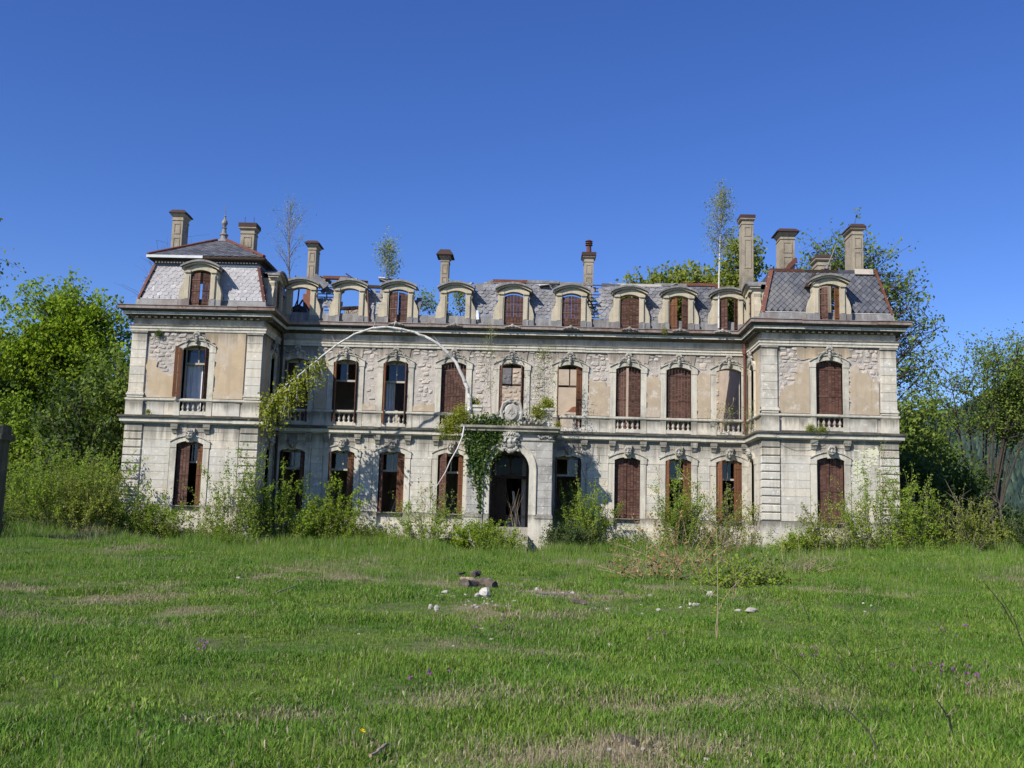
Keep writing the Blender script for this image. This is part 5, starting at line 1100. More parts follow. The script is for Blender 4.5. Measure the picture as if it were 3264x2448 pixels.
# tall many-stemmed tree at the right edge
T = thing('many_stemmed_tree', gl(25.9, 15), 'tall many-stemmed tree with a sparse rounded crown at right', 'tree'); wd = MB(); ps = []
rr = random.Random(5)
for k in range(16):
    a = rr.uniform(-1, 1); e = Vector((a*3.1+rr.uniform(-.3, .3), rr.uniform(-1.8, 1.8), 11.5-1.5*a*a+rr.uniform(-2.4, .3))); s0 = Vector((a*.5, rr.uniform(-.3, .3), 0))
    br = bez(s0, Vector((a*1.5, e.y*.4, 6.0)), e, 8); wd.tube(br, [.075*(1-.9*i/8)+.008 for i in range(9)], 6, False)
    for j in range(15):
        i = rr.randint(5, 8); b0 = br[i]; out = Vector((rr.gauss(a*.5, .6), rr.gauss(0, .6), rr.uniform(.3, 1.2))); L_ = rr.uniform(.9, 2.2); b1 = b0+out*L_*.8; wd.tube([b0, b0.lerp(b1, .5)+Vector((0, 0, -.12)), b1], [.03, .02, .006], 4, False)
        for q in range(3):
            c0 = b0.lerp(b1, rr.uniform(.4, 1)); c1 = c0+Vector((rr.gauss(0, .4), rr.gauss(0, .4), rr.gauss(.25, .35))); wd.tube([c0, c1], [.01, .004], 3, False); ps.append(np.array(c1)+rg.normal(size=(20, 3))*.28)
wd.build('trunk', M['bark'], T, gl(25.9, 15)); link('crown', leaves('crown', np.concatenate(ps), .16, M['leaf_mid'], .2), T, gl(25.9, 15))
# dark ivy-hung thicket of small trees right of the pavilion
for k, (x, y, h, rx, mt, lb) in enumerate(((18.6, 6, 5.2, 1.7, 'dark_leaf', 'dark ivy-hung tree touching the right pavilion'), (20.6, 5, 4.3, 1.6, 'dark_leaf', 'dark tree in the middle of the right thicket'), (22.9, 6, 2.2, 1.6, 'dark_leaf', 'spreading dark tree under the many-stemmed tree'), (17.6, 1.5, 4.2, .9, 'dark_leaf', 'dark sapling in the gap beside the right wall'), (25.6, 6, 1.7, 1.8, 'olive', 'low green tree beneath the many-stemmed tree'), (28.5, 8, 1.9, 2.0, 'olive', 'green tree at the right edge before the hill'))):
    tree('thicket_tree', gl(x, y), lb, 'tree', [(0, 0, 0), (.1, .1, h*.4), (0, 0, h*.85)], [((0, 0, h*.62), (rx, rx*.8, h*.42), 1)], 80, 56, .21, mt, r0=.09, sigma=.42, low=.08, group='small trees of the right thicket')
# bare leaning stems in front of that thicket
for k in range(16):
    x = 17.0+rr.uniform(0, 4.6); y = rr.uniform(-2.5, 2.5); T = thing('bare_sapling', gl(x, y), 'thin pale bare sapling standing in the dark thicket right of the mansion', 'sapling', 'bare saplings in the right thicket')
    m = MB(); h = rr.uniform(1.8, 3.4); l = rr.gauss(-.1, .5); m.tube(bez((0, 0, 0), (l*.2, 0, h*.6), (l, rr.gauss(0, .3), h), 5), [.028, .025, .02, .016, .012, .006], 4)
    for _ in range(4): b = Vector((l*.4, 0, h*rr.uniform(.45, .8))); m.tube([b, b+Vector((rr.gauss(0, .5), rr.gauss(0, .3), rr.uniform(.2, .8)))], [.01, .004], 3)
    m.build('stalk', M['bark_grey'], T, gl(x, y))
# ---- saplings rooted on the building
def sapling(base, topv, label, crown, n, ls, mat, bark='bark_grey', r0=.05, spread=.3, wisp=.5, name='sapling', cl0=.35, nb=26, sag=0):
    T = thing(name, base, label, 'sapling'); b = Vector(base); t = Vector(topv)-b; wd = MB(); tw = MB(); mid = t*.5+Vector((-.10, 0, 0)); st = bez((0, 0, 0), mid, t, 8); wd.tube(st, [r0*(1-.85*k/8) for k in range(9)], 6); ps = []
    for k in range(nb):
        q = cl0+(1-cl0)*k/nb; i = min(int(q*8), 7); p = st[i].lerp(st[i+1], q*8-i); w = crown*(math.sin(math.pi*min(1, (q-cl0)/(1-cl0)*.8+.2)))*rr.uniform(.5, 1.15); a = rr.uniform(0, 6.28)
        e = p+Vector((math.cos(a)*w, math.sin(a)*w*.7, w*wisp+rr.uniform(0, .25)-sag)); tw.tube([p, p.lerp(e, .5)+Vector((0, 0, .06)), e], [r0*.28, r0*.18, .004], 3, False)
        for _ in range(3): c0 = p.lerp(e, rr.uniform(.4, 1)); c1 = c0+Vector((rr.gauss(0, .2), rr.gauss(0, .15), rr.gauss(.12, .2)-sag*.5)); tw.tube([c0, c1], [.006, .003], 3, False); ps.append(np.array(c1)+rg.normal(size=(n, 3))*spread*.35)
        ps.append(np.array(e)+rg.normal(size=(n, 3))*spread*.4)
    wd.build('trunk', M[bark], T, base); tw.build('twig', M['bark_grey'], T, base); link('crown', leaves('crown', np.concatenate(ps), ls, M[mat], .4), T, base); return T
sapling(P(2291, 1046, -.25), P(2303, 606, -.2), 'white birch growing tall from the main gutter at right', .68, 10, .072, 'pale_leaf', 'birch', .048, .3, .75, 'birch_sapling', .5, 62, .12)
sapling(P(926, 1000, .4), P(925, 655, .6), 'sparse pale sapling growing through the roof beside the left chimney', 1.0, 5, .06, 'pale_leaf', 'bark_grey', .05, .4, 1.0, 'sapling', .35, 34)
sapling(P(1235, 905, 2.0), P(1240, 782, 2.0), 'small bushy sapling poking up behind the third dormer', .55, 13, .085, 'pale_leaf', 'bark_grey', .035, .35, .5, 'sapling', .05, 30)
for a, b, lb in (((1372, 1005), (1358, 958), 'leafy sprig in the empty roof gap'), ((1470, 1010), (1462, 930), 'leafy sapling behind the empty fourth dormer')):
    sapling(P(*a, 1.5), P(*b, 1.5), lb, .4, 8, .11, 'fresh', 'bark_grey', .02, .35, .4, 'sapling', .05, 14)
sapling(P(1895, 1010, 1.2), P(1890, 965, 1.2), 'small sprig behind the broken battens', .2, 6, .09, 'fresh', 'bark_grey', .015, .3, .4, 'sapling', .05, 8)
sapling(P(1566, 1340, -1.7), P(1570, 1050, -1.2), 'thin leafy sapling left of the shield on the porch', .45, 5, .06, 'olive', 'bark_grey', .016, .3, .5, 'sapling', .25, 22)
sapling(P(1742, 1340, -1.6), P(1736, 1120, -1.5), 'thin leafy sapling right of the shield on the porch', .5, 8, .06, 'olive', 'bark_grey', .016, .3, .5, 'sapling', .2, 30)
sapling(P(2300, 1385, -.3), P(2320, 1310, -.4), 'scrubby weed on the ledge beside the rainwater pipe', .5, 4, .06, 'olive', 'bark_grey', .014, .3, .4, 'weed', .1, 14)
sapling(P(2395, 1385, -1.3), P(2402, 1320, -1.5), 'scrubby weed at the foot of the rusty pipe', .32, 6, .06, 'olive', 'bark_grey', .012, .3, .4, 'weed', .1, 12)
for px, py, Y, lb, w, mt in ((1466, 1330, -2.2, 'bright yellow-green tuft left of the porch parapet', .42, 'moss'), (1432, 1362, -2.0, 'hanging yellow-green tuft on the string course left of the porch', .40, 'moss'), (1512, 1290, -1.9, 'yellow-green tuft beside the left porch pier', .24, 'moss'), (1718, 1316, -2.1, 'yellow-green tuft between shield and right porch pier', .36, 'moss'), (1745, 1290, -1.9, 'upright yellow-green tuft beside the right porch pier', .26, 'moss'),
                         (1430, 1015, .2, 'leafy tuft at the foot of the empty fourth dormer', .26, 'moss'), (2118, 1054, -.45, 'small yellow-green tuft in the gutter', .14, 'moss'), (505, 1062, -2.75, 'dark moss clump hanging under the left cornice', .14, 'ivy'), (472, 1312, -2.85, 'small green tuft on the ledge of the left pavilion', .09, 'moss'), (2620, 1370, -2.8, 'grey weed on the ledge under the right balustrade', .2, 'olive'), (2584, 1366, -2.8, 'second grey weed on the ledge of the right pavilion', .18, 'olive'), (1778, 1356, -2.35, 'mossy clump on the right corner of the porch cornice', .13, 'moss')):
    c = P(px, py, Y); n = int(4200*w); d = rg.normal(size=(n, 3))*np.array([w*.55, w*.4, w*.55]); d[:, 2] -= .25*w*(np.abs(d[:, 0])/w)**2
    T = thing('tuft', c, lb, 'plant', 'tufts of green on the facade'); link('foliage', leaves('foliage', d, .10 if w > .2 else .06, M[mt], -.3, .3), T, c)
# ---- ivy over the left half of the porch
iv = []
def ivy(px, py, sx, sy, n, Y=PY-.03):
    for _ in range(int(n*.7)): p = P(rg.normal(px, sx), rg.normal(py, sy), Y); iv.append((p.x, p.y-abs(rg.normal())*.07, p.z))
for a in ((1508, 1375, 16, 22, 420), (1540, 1370, 26, 22, 620), (1580, 1385, 30, 20, 620), (1525, 1430, 22, 28, 560), (1555, 1440, 22, 24, 480), (1520, 1480, 14, 30, 330), (1540, 1500, 13, 30, 330), (1531, 1550, 7, 26, 190), (1530, 1600, 5, 24, 110), (1500, 1440, 8, 30, 160), (1512, 1500, 12, 26, 150), (1555, 1340, 26, 12, 380), (1615, 1360, 20, 10, 200)): ivy(*a)
for _ in range(260): iv.append((PL-.03-abs(rg.normal())*.06, rg.uniform(PY, -.6), 5.6+rg.normal()*.35))
c = P(1530, 1660, PY); T = thing('ivy', c, 'dark green ivy hanging over the left half of the porch', 'ivy'); link('foliage', leaves('foliage', np.array(iv)-np.array(c), .105, M['ivy'], .5, .85), T, c)
m = MB(); m.tube([P(1531, 1680, PY-.03), P(1530, 1600, PY-.04), P(1533, 1520, PY-.05), P(1545, 1440, PY-.05), P(1560, 1370, PY-.05)], [.03, .03, .025, .02, .012], 5); m.build('stem', M['bark'], T, None)
# ---- the bent birch that arches off the porch
base = P(1524, 1348, -2.0); T = thing('bent_birch', base, 'white birch trunk bent into an arch from porch to left pavilion', 'tree')
arc = [(1524, 1348, -2.0), (1500, 1318, -2.15), (1494, 1270, -2.25), (1478, 1205, -2.35), (1440, 1140, -2.45), (1385, 1090, -2.55), (1320, 1060, -2.65), (1235, 1044, -2.75), (1170, 1050, -2.8), (1090, 1090, -2.85), (1010, 1148, -2.85), (950, 1198, -2.85), (900, 1236, -2.85), (868, 1264, -2.85)]
pts = [P(*a) for a in arc]; rad = [.11, .095, .08, .07, .062, .056, .05, .046, .042, .037, .032, .026, .02, .01]
m = MB(); 
sm = []; 
for i in range(len(pts)-1):
    p0, p1, p2, p3 = pts[max(i-1, 0)], pts[i], pts[i+1], pts[min(i+2, len(pts)-1)]
    for q in range(4):
        t = q/4; sm.append((.5*((2*p1)+(p2-p0)*t+(2*p0-5*p1+4*p2-p3)*t*t+(3*p1-p0-3*p2+p3)*t**3), rad[i]+(rad[i+1]-rad[i])*t))
sm.append((pts[-1], rad[-1])); sm = [(p+Vector((rr.gauss(0, .016), rr.gauss(0, .02), rr.gauss(0, .016))), r_*rr.uniform(.9, 1.12)) for p, r_ in sm]
for k in (9, 14, 19, 23, 27, 31, 34, 37, 40): b0 = sm[k][0]; e_ = b0+Vector((rr.gauss(-.1, .22), rr.gauss(0, .15), rr.uniform(.1, .5))); m.tube([b0, b0.lerp(e_, .5)+Vector((.03, 0, .03)), e_], [.012, .008, .003], 4)
m.tube([s[0] for s in sm], [s[1] for s in sm], 8)
ps = []
for px, py, lx, ly, n in ((1000, 1156, 0, 80, 30), (975, 1180, -8, 90, 36), (950, 1200, -14, 110, 46), (925, 1220, -22, 120, 50), (900, 1240, -28, 120, 54), (885, 1250, -30, 110, 50), (870, 1262, -34, 110, 46), (1010, 1148, 14, 60, 22), (985, 1168, 22, 70, 24), (860, 1270, -14, 80, 36), (940, 1208, 18, 100, 40), (910, 1230, 6, 130, 48)):
    a = P(px, py, -2.85); Yo = -2.85+rr.uniform(-.5, .35)
    for _ in range(3):
        b = P(px+lx+rr.uniform(-16, 16), py+ly*rr.uniform(.55, 1.1), Yo+rr.uniform(-.2, .2)); br = bez(a, a.lerp(b, .4)+Vector((rr.uniform(-.1, .1), 0, .12)), b, 5); m.tube(br, [.014, .012, .009, .007, .005, .003], 3, False)
        A = np.array([list(v) for v in br]); n = int(n*1.3); t = rg.uniform(.15, 1, n)*5; i = np.minimum(t.astype(int), 4); f = (t-i)[:, None]; ps.append(A[i]*(1-f)+A[i+1]*f+rg.normal(size=(n, 3))*.19)
tr = m.build('trunk', M['birch'], T, None); link('crown', leaves('crown', np.concatenate(ps)-np.array(base), .115, M['moss'], .6, .7), T, base)
m = MB(); q = [P(*a) for a in ((1480, 1358, -2.5), (1474, 1392, -2.6), (1458, 1430, -2.7), (1436, 1468, -2.7), (1420, 1505, -2.7), (1395, 1545, -2.65), (1383, 1562, -2.65))]
base2 = q[0]; T = thing('hanging_branch', base2, 'thin white birch branch hanging down left of the porch', 'branch'); m.tube(q, [.035, .034, .03, .026, .022, .016, .008], 6); m.build('stalk', M['birch'], T, None)
base3 = P(1885, 1640, -.12); T = thing('dead_creeper', base3, 'dead leafless creeper climbing the wall right of the porch', 'creeper'); m = MB()
for a, b in (((1862, 1660), (1870, 1470)), ((1864, 1500), (1905, 1470)), ((1868, 1540), (1850, 1440)), ((1880, 1482), (1892, 1400)), ((1900, 1480), (1908, 1450)), ((1866, 1470), (1845, 1425))):
    m.tube([P(*a, -.06), P((a[0]+b[0])/2+rr.uniform(-6, 6), (a[1]+b[1])/2, -.08), P(*b, -.06)], [.012, .010, .005], 4)
m.build('stalk', M['bark_grey'], T, None)
m = MB(); w0 = [P(*a, -2.95) for a in ((2458, 1375), (2485, 1395), (2520, 1408), (2560, 1408), (2600, 1395), (2640, 1376))]; T = thing('hanging_wire', w0[0], 'thin wire sagging below the ledge of the right pavilion', 'wire'); m.tube(w0, .009, 4); m.build('strand', M['oak'], T, None)
# ---- shrubs along the foot of the mansion
sh_spec = [((-17.0, -4.2), 3.0, 2.9, 90, .085, 'fresh', 'broad yellow-green shrub hiding the outer corner of the left pavilion', 70),
           ((-15.6, -5.2), 1.6, 1.9, 60, .08, 'olive', 'brownish green bush before the left pavilion', 60),
           ((-13.7, -4.4), 1.5, 1.4, 46, .08, 'fresh', 'low green bush under the left pavilion window', 56),
           ((-10.6, -3.6), 1.5, 2.8, 30, .085, 'fresh', 'tall loose shrub at the inner corner of the left pavilion', 50),
           ((-9.0, -2.4), 1.6, 2.2, 36, .095, 'fresh', 'dense green shrub under the shaded first bay', 70),
           ((-7.0, -1.9), 1.3, 1.8, 30, .10, 'maple', 'bright green shrub below the second ground window', 60),
           ((-3.0, -2.2), 1.5, 1.8, 40, .075, 'fresh', 'thin twiggy shrub below the fourth ground window', 44),
           ((-.9, -3.9), 1.2, .9, 40, .085, 'maple', 'low bright shrub left of the porch steps', 60),
           ((3.2, -1.5), 1.35, 2.1, 44, .075, 'fresh', 'dense fresh green shrub right of the porch', 70),
           ((2.3, -3.0), 1.0, .9, 30, .08, 'dark_leaf', 'low dark shrub at the right foot of the porch', 60),
           ((6.9, -1.9), 1.1, 2.7, 46, .075, 'fresh', 'upright shrub covering the eighth ground window', 60),
           ((8.8, -2.3), 1.4, 1.9, 34, .07, 'olive', 'thin brownish shrub under the ninth ground window', 44),
           ((13.9, -4.4), 1.5, 2.7, 34, .075, 'fresh', 'tall loose shrub before the right pavilion window', 52),
           ((12.4, -4.2), 1.3, 1.5, 26, .075, 'olive', 'twiggy shrub left of the right pavilion window', 40),
           ((15.2, -4.6), 1.1, 2.3, 30, .08, 'fresh', 'green shrub at the outer corner of the right pavilion', 54),
           ((17.2, -4.2), 1.5, 1.7, 30, .08, 'olive', 'olive shrub before the dark right thicket', 50),
           ((20.2, -4.5), 1.6, 1.3, 44, .08, 'dark_leaf', 'low dark bush in front of the right thicket', 50),
           ((24.2, -6), 2.0, 2.6, 50, .085, 'olive', 'tall scrub at the right edge', 50),
           ((-20.5, -2.5), 2.2, 1.5, 70, .085, 'olive', 'scrubby brown-green bush between mansion and left trees', 54),
           ((-23.5, -1), 2.3, 1.6, 70, .09, 'olive', 'scrubby bush at the left edge under the trees', 54),
           ((-19.0, 1.0), 1.5, 2.6, 50, .09, 'fresh', 'upright shoots beside the left pavilion side wall', 50),
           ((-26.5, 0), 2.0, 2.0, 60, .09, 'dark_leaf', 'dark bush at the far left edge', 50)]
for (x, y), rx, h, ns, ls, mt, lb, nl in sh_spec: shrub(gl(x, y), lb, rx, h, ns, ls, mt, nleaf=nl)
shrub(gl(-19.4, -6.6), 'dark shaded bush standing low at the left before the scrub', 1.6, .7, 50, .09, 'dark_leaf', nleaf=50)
shrub(gl(5.0, -1.3), 'low green weeds in front of the basement arch', 1.0, .55, 40, .07, 'fresh', nleaf=40)
shrub(gl(-5.2, -1.3), 'low weeds in front of the third bay basement arch', 1.1, .5, 40, .07, 'fresh', nleaf=40)
shrub(gl(11.0, -4.0), 'low bright weeds at the inner corner of the right pavilion', 1.0, .7, 40, .075, 'maple', nleaf=40)
shrub(gl(-.2, -4.4), 'low nettles at the foot of the porch steps', .9, .6, 34, .07, 'fresh', nleaf=40)
dk = (.25, -1.35, 2.0); T = thing('dead_stalks', dk, 'dry dead stalks fanning up inside the porch doorway', 'stalks'); m = MB()
for k in range(9): a = rr.uniform(-.6, .4); m.tube(bez((rr.uniform(-.4, .3), 0, 0), (a*.3, -.05, .8), (a, rr.uniform(-.3, .2), rr.uniform(1.0, 1.9)), 4), [.007, .006, .005, .004, .003], 3)
m.build('stalk', M['stalk'], T, dk)
# dry brown-leaved branches and weeds on the mound
x, y, _ = G(2180, 1800); shrub(gl(x, y), 'dry branch with brown withered leaves on the mound', 1.5, 1.1, 26, .10, 'brown_leaf', 'dead branch', 'dead_branch', None, 'stalk', 12, lean=.6, spread=.05)
x, y, _ = G(2105, 1850); shrub(gl(x, y), 'low tangle of brown dead leaves left of the mound', 1.0, .5, 26, .09, 'brown_leaf', 'dead branch', 'dead_branch', None, 'stalk', 14, lean=.8, spread=.05)
x, y, _ = G(2360, 1870); shrub(gl(x, y), 'bright green nettle patch on the mound', 1.1, .32, 44, .08, 'fresh', 'weed', 'nettle', None, 'bark_grey', 40)
x, y, _ = G(2560, 1830); shrub(gl(x, y), 'reddish dry weed patch right of the mound', 1.1, .4, 24, .04, 'brown_leaf', 'weed', 'dry_weed', None, 'stalk', 6)
for k, (px, py, h) in enumerate(((2286, 2040, 1.5), (2255, 1920, .9), (2340, 1915, .8))):
    p = G(px, py); shrub(tuple(p), ('tall yellow-green flowering stalk standing before the mound', 'yellowing stalk left of the mound nettles', 'yellowing stalk among the mound nettles')[k], .03, h, 2, .04, 'moss', 'weed', 'weed_stalk', None, 'stalk', 20, spread=.04, start=.55, lean=.05, sr=.005)
# tall dead stalks of last year and the dark leaning one at right
for k, (a, b, lb, w) in enumerate((((3040, 2370, 0), (2985, 2230, 0), 'pale dry stalk upright in the grass at lower right', .016), ((2810, 2420, 0), (2690, 2250, 0), 'brown dry stalk leaning in the lower right grass', .012), ((2570, 2195, 0), (2465, 2095, 0), 'pale bent twig lying in the right grass', .014), ((2585, 2030, 0), (2560, 1930, 0), 'thin dry stalk in the middle right grass', .011), ((3240, 2010, 0), (3140, 1860, 0), 'dark bare stalk leaning at the right edge', .016), ((3264, 2070, 0), (3190, 1900, 0), 'second dark stalk leaning at the right edge', .012), ((2760, 2025, 0), (2720, 1965, 0), 'short pale twig in the right grass', .01))):
    g = G(a[0], a[1]); e = P(b[0], b[1], g.y-.3); T = thing('dry_stalk', g, lb, 'stalk', 'dry stalks standing in the grass'); m = MB(); d = e-g
    m.tube([Vector((0, 0, 0)), d*.5+Vector((.03, 0, .03)), d], [w*.6, w*.5, w*.25], 5)
    for q in range(5): b0 = d*rr.uniform(.5, .95); m.tube([b0, b0+Vector((rr.gauss(0, .08), rr.gauss(0, .05), rr.uniform(.05, .2)))], [w*.18, w*.08], 3)
    m.build('stalk', M['stalk'] if k < 4 or k == 6 else M['bark'], T, g)
for k, (px, py) in enumerate(((2600, 2290), (2680, 2180), (2800, 2230), (2480, 2330), (2930, 2160), (2760, 2330))):
    p = G(px, py); shrub(tuple(p), ('feathery green broom plant in the lower right grass', 'feathery broom plant behind the leaning stalk', 'feathery broom plant right of the leaning stalk', 'feathery broom plant nearest the picture centre', 'feathery broom plant near the violet flowers', 'lowest feathery broom plant at right')[k], .18, .6, 6, .018, 'fresh', 'weed', 'broom_plant', 'broom plants in the right grass', 'ivy', 8, spread=.012, sr=.003)
# ---- stones and logs on the lawn
rocks = [(1545, 1893, 34, 26, 'large white stone leaning on the log pile'), (1522, 1902, 16, 14, 'small white stone left of the log pile stone'), (1372, 1938, 14, 13, 'left of the two pale stones lying left of the logs'), (1392, 1944, 15, 19, 'right of the two pale stones lying left of the logs'),
         (1420, 1890, 24, 9, 'flat pale stone left of the dead logs'), (1900, 1946, 14, 8, 'grey half of the paired stones in the middle'), (1935, 1948, 17, 10, 'white half of the paired stones in the middle'), (1942, 2064, 30, 15, 'long white stone alone in the middle of the lawn'), (2098, 1949, 14, 9, 'round beige stone right of the paired stones'), (2200, 1930, 10, 8, 'small grey stone beside a beige one'), (2215, 1931, 14, 9, 'beige stone beside a small grey one'),
         (2395, 1949, 36, 14, 'largest flat white stone at right of the lawn'), (2352, 1950, 20, 8, 'flat pale stone touching the largest one'), (2367, 1934, 18, 8, 'grey stone behind the largest flat one'), (2408, 1915, 11, 7, 'white stone above the brown earth'), (2263, 1898, 22, 16, 'beige rock at the foot of the mound'), (2170, 1040+2040-1140, 9, 6, 'tiny stone in the middle right grass'), (2168, 2039, 10, 5, 'small white stone in the grass below the mound'),
         (2752, 1927, 9, 6, 'upper of three small white stones at right'), (2777, 1934, 7, 5, 'middle of three small white stones at right'), (2757, 1954, 8, 5, 'lower of three small white stones at right'), (1712, 1882, 16, 11, 'jagged pale stone beyond the fallen planks'), (1640, 1922, 14, 8, 'pale stone before the fallen planks'), (760, 1846, 16, 7, 'small pale stone in the left grass'), (1942, 2400, 13, 9, 'beige stone in the bare patch at the bottom'), (2050, 2398, 14, 8, 'grey stone in the bare patch at the bottom'), (1755, 1908, 8, 6, 'small white stone beside the planks'), (2070, 1905, 16, 12, 'dull grey stone near the dead leaves'),
         (1825, 1895, 20, 12, 'flat square stone at the end of the planks')]
for k, (px, py, w, h, lb) in enumerate(rocks):
    p = G(px, py+h*.45); d = (p-Vector((CX, -DIST, CZ))).length/CF; m = MB(); m.blob((0, 0, h*d*.42+.02), (w*d*.56, w*d*.42, h*d*.66), 7, 5, .26, k); o = m.build('stone', M['rock'], None, p); tag(o, lb, 'stone', 'stones lying on the lawn'); o.rotation_euler = (0, 0, rr.uniform(-.4, .4))
def log(a, b, r, label, name='log', mat='log', cat='log', grp=None, Z=.05):
    p, q = G(*a), G(*b); d = q-p; m = MB(); n = 7; pts = [d*(k/(n-1))+Vector((rr.gauss(0, r*.3), rr.gauss(0, r*.3), Z+rr.gauss(0, r*.2))) for k in range(n)]; m.tube(pts, [r*rr.uniform(.8, 1.1) for _ in range(n)], 7); o = m.build(name, M[mat], None, p); tag(o, label, cat, grp); return o
log((1480, 1880), (1540, 1876), .11, 'mossy dead log at the left of the pile', Z=.10); log((1500, 1872), (1470, 1868), .05, 'orange-ended stub on the log pile', mat='stalk', Z=.16)
log((1512, 1876), (1582, 1884), .12, 'thick dark log at the right of the pile', Z=.12); log((1505, 1866), (1530, 1858), .07, 'short stub sticking up from the log pile', Z=.25); log((1460, 1866), (1482, 1858), .03, 'thin broken branch on the log pile', Z=.24)
log((1650, 1898), (1840, 1904), .035, 'long grey plank lying in the grass', 'plank', 'bark_grey', 'plank'); log((1690, 1908), (1780, 1913), .03, 'short grey plank beside the long one', 'plank', 'bark_grey', 'plank'); log((1620, 1896), (1700, 1896), .03, 'brown stick left of the long plank', 'stick', 'stalk', 'stick'); log((1820, 1922), (1868, 1928), .06, 'dark rotten log end in the grass', Z=.03)
log((1950, 1898), (1985, 1900), .07, 'brown rotten stump near the dead leaves', 'stump', 'log', 'stump', Z=.05); log((2370, 1842), (2430, 1856), .05, 'grey dead branch lying on the mound', 'branch', 'bark_grey', 'branch', Z=.12); log((1640, 1893), (1720, 1850), .014, 'thin stick propped behind the planks', 'stick', 'stalk', 'stick'); log((880, 1910), (945, 1886), .012, 'thin pale stick in the left grass', 'stick', 'stalk', 'stick', Z=.12)
log((2280, 1786), (2330, 1836), .03, 'pale curved branch on top of the mound', 'branch', 'stalk', 'branch', Z=.25); log((1180, 2440), (1235, 2400), .012, 'dry straw leaning at the bottom edge', 'stick', 'stalk', 'stick', Z=.06); log((1960, 2360), (2030, 2385), .025, 'dark stick in the bare patch at the bottom', 'stick', 'bark', 'stick', Z=.03)
# small pale rubble scattered over the worn ground
gr = MB()
for px, py, sx, sy, n in ((1400, 1895, 60, 14, 40), (1560, 1915, 80, 14, 40), (1750, 1905, 110, 14, 60), (2430, 1925, 50, 16, 50), (2000, 2420, 230, 26, 60), (2200, 1915, 90, 16, 34), (1700, 2040, 180, 40, 20)):
    for k in range(n):
        p = G(rg.normal(px, sx), min(2446, rg.normal(py, sy))); r = (abs(rg.normal())*.016+.008)*(.55 if py > 2300 else 1); gr.blob((p.x, p.y, p.z+r*.35), (r*rg.uniform(.8, 1.5), r, r*.65), 6, 4, .25, k)
o = gr.build('rubble_scatter', M['mortar']); tag(o, 'small pale rubble scattered over the worn patches of the lawn', None, None, 'stuff')
# stone gate pier at the far left
b = P(14, 1560, -10); gp = gl(-16.62-.45, -10.0); T = thing('gate_pier', gp, 'dark stone gate pier cut by the left edge', 'pier'); m = MB(((gp[0], gp[1]), (1, 0)))
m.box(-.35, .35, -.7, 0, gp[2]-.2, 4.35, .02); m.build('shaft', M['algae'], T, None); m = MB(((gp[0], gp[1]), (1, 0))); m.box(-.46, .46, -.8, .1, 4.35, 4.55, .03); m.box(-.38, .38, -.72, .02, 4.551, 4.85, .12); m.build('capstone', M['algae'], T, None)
# ---- flowers
def flowers(px, py, n, s, mat, label, cat, name, hgt=.2, sz=.024):
    p = G(px, py); q = []; st = MB()
    for _ in range(n):
        x, y = rg.normal(0, s), rg.normal(0, s*1.2); z = float(gz(p.x+x, p.y+y))-p.z+hgt*rg.uniform(.6, 1.1)
        q.append(np.array([x, y, z])+rg.normal(size=(7, 3))*.009); st.tube([(x, y, z-hgt), (x, y, z)], .004, 3)
    T = thing(name, p, label, cat, 'wild flowers in the grass'); link('bloom', leaves('bloom', np.concatenate(q), sz, M[mat], 0, .8), T, p); st.build('stem', M['ivy'], T, p)
for px, py, n, s, lb in ((1600, 2030, 8, .25, 'violet flowers in the middle grass left of the long white stone'), (2085, 2072, 4, .2, 'three violet flowers right of the long white stone'), (2620, 2125, 5, .12, 'violet flowers above the bent twig'), (2960, 2200, 14, .35, 'largest patch of violet flowers at right'), (3050, 2050, 7, .2, 'violet flowers near the right edge'), (680, 2106, 5, .2, 'violet flowers in the left grass'), (1390, 2200, 4, .15, 'violet flowers below the middle'), (1880, 1938, 3, .1, 'violet flower by the paired stones'), (2570, 1835, 6, .3, 'violet flowers beyond the mound')): flowers(px, py, n, s, 'violet', lb, 'flower', 'violet_flower')
flowers(1157, 2380, 1, .01, 'yellow', 'single yellow dandelion at the bottom', 'flower', 'dandelion', .12, .028)
# ---- grass
def tuft_mesh(name, n, h0, h1, rad, w, mat, bend=.5, seed=0):
    r = np.random.default_rng(seed); V = []; F = []
    a = r.uniform(0, 6.283, n); q = np.sqrt(r.uniform(0, 1, n))*rad; bx, by = q*np.cos(a), q*np.sin(a); h = r.uniform(h0, h1, n); da = r.uniform(0, 6.283, n); bd = r.uniform(.1, 1, n)*bend*h; wa = da+1.57+r.normal(0, .5, n)
    dx, dy, wx, wy = np.cos(da), np.sin(da), np.cos(wa)*w, np.sin(wa)*w; z0 = -.03*np.ones(n)
    P_ = [np.stack(v, -1) for v in ((bx-wx, by-wy, z0), (bx+wx, by+wy, z0), (bx+dx*bd*.35+wx*.8, by+dy*bd*.35+wy*.8, h*.6), (bx+dx*bd*.35-wx*.8, by+dy*bd*.35-wy*.8, h*.6), (bx+dx*bd, by+dy*bd, h))]
    V = np.stack(P_, 1).reshape(-1, 3); b = np.arange(n)[:, None]*5
    F = np.concatenate([b+np.array([[0, 1, 2]]), b+np.array([[0, 2, 3]]), b+np.array([[3, 2, 4]])]); return np_mesh(name, V, F, mat)
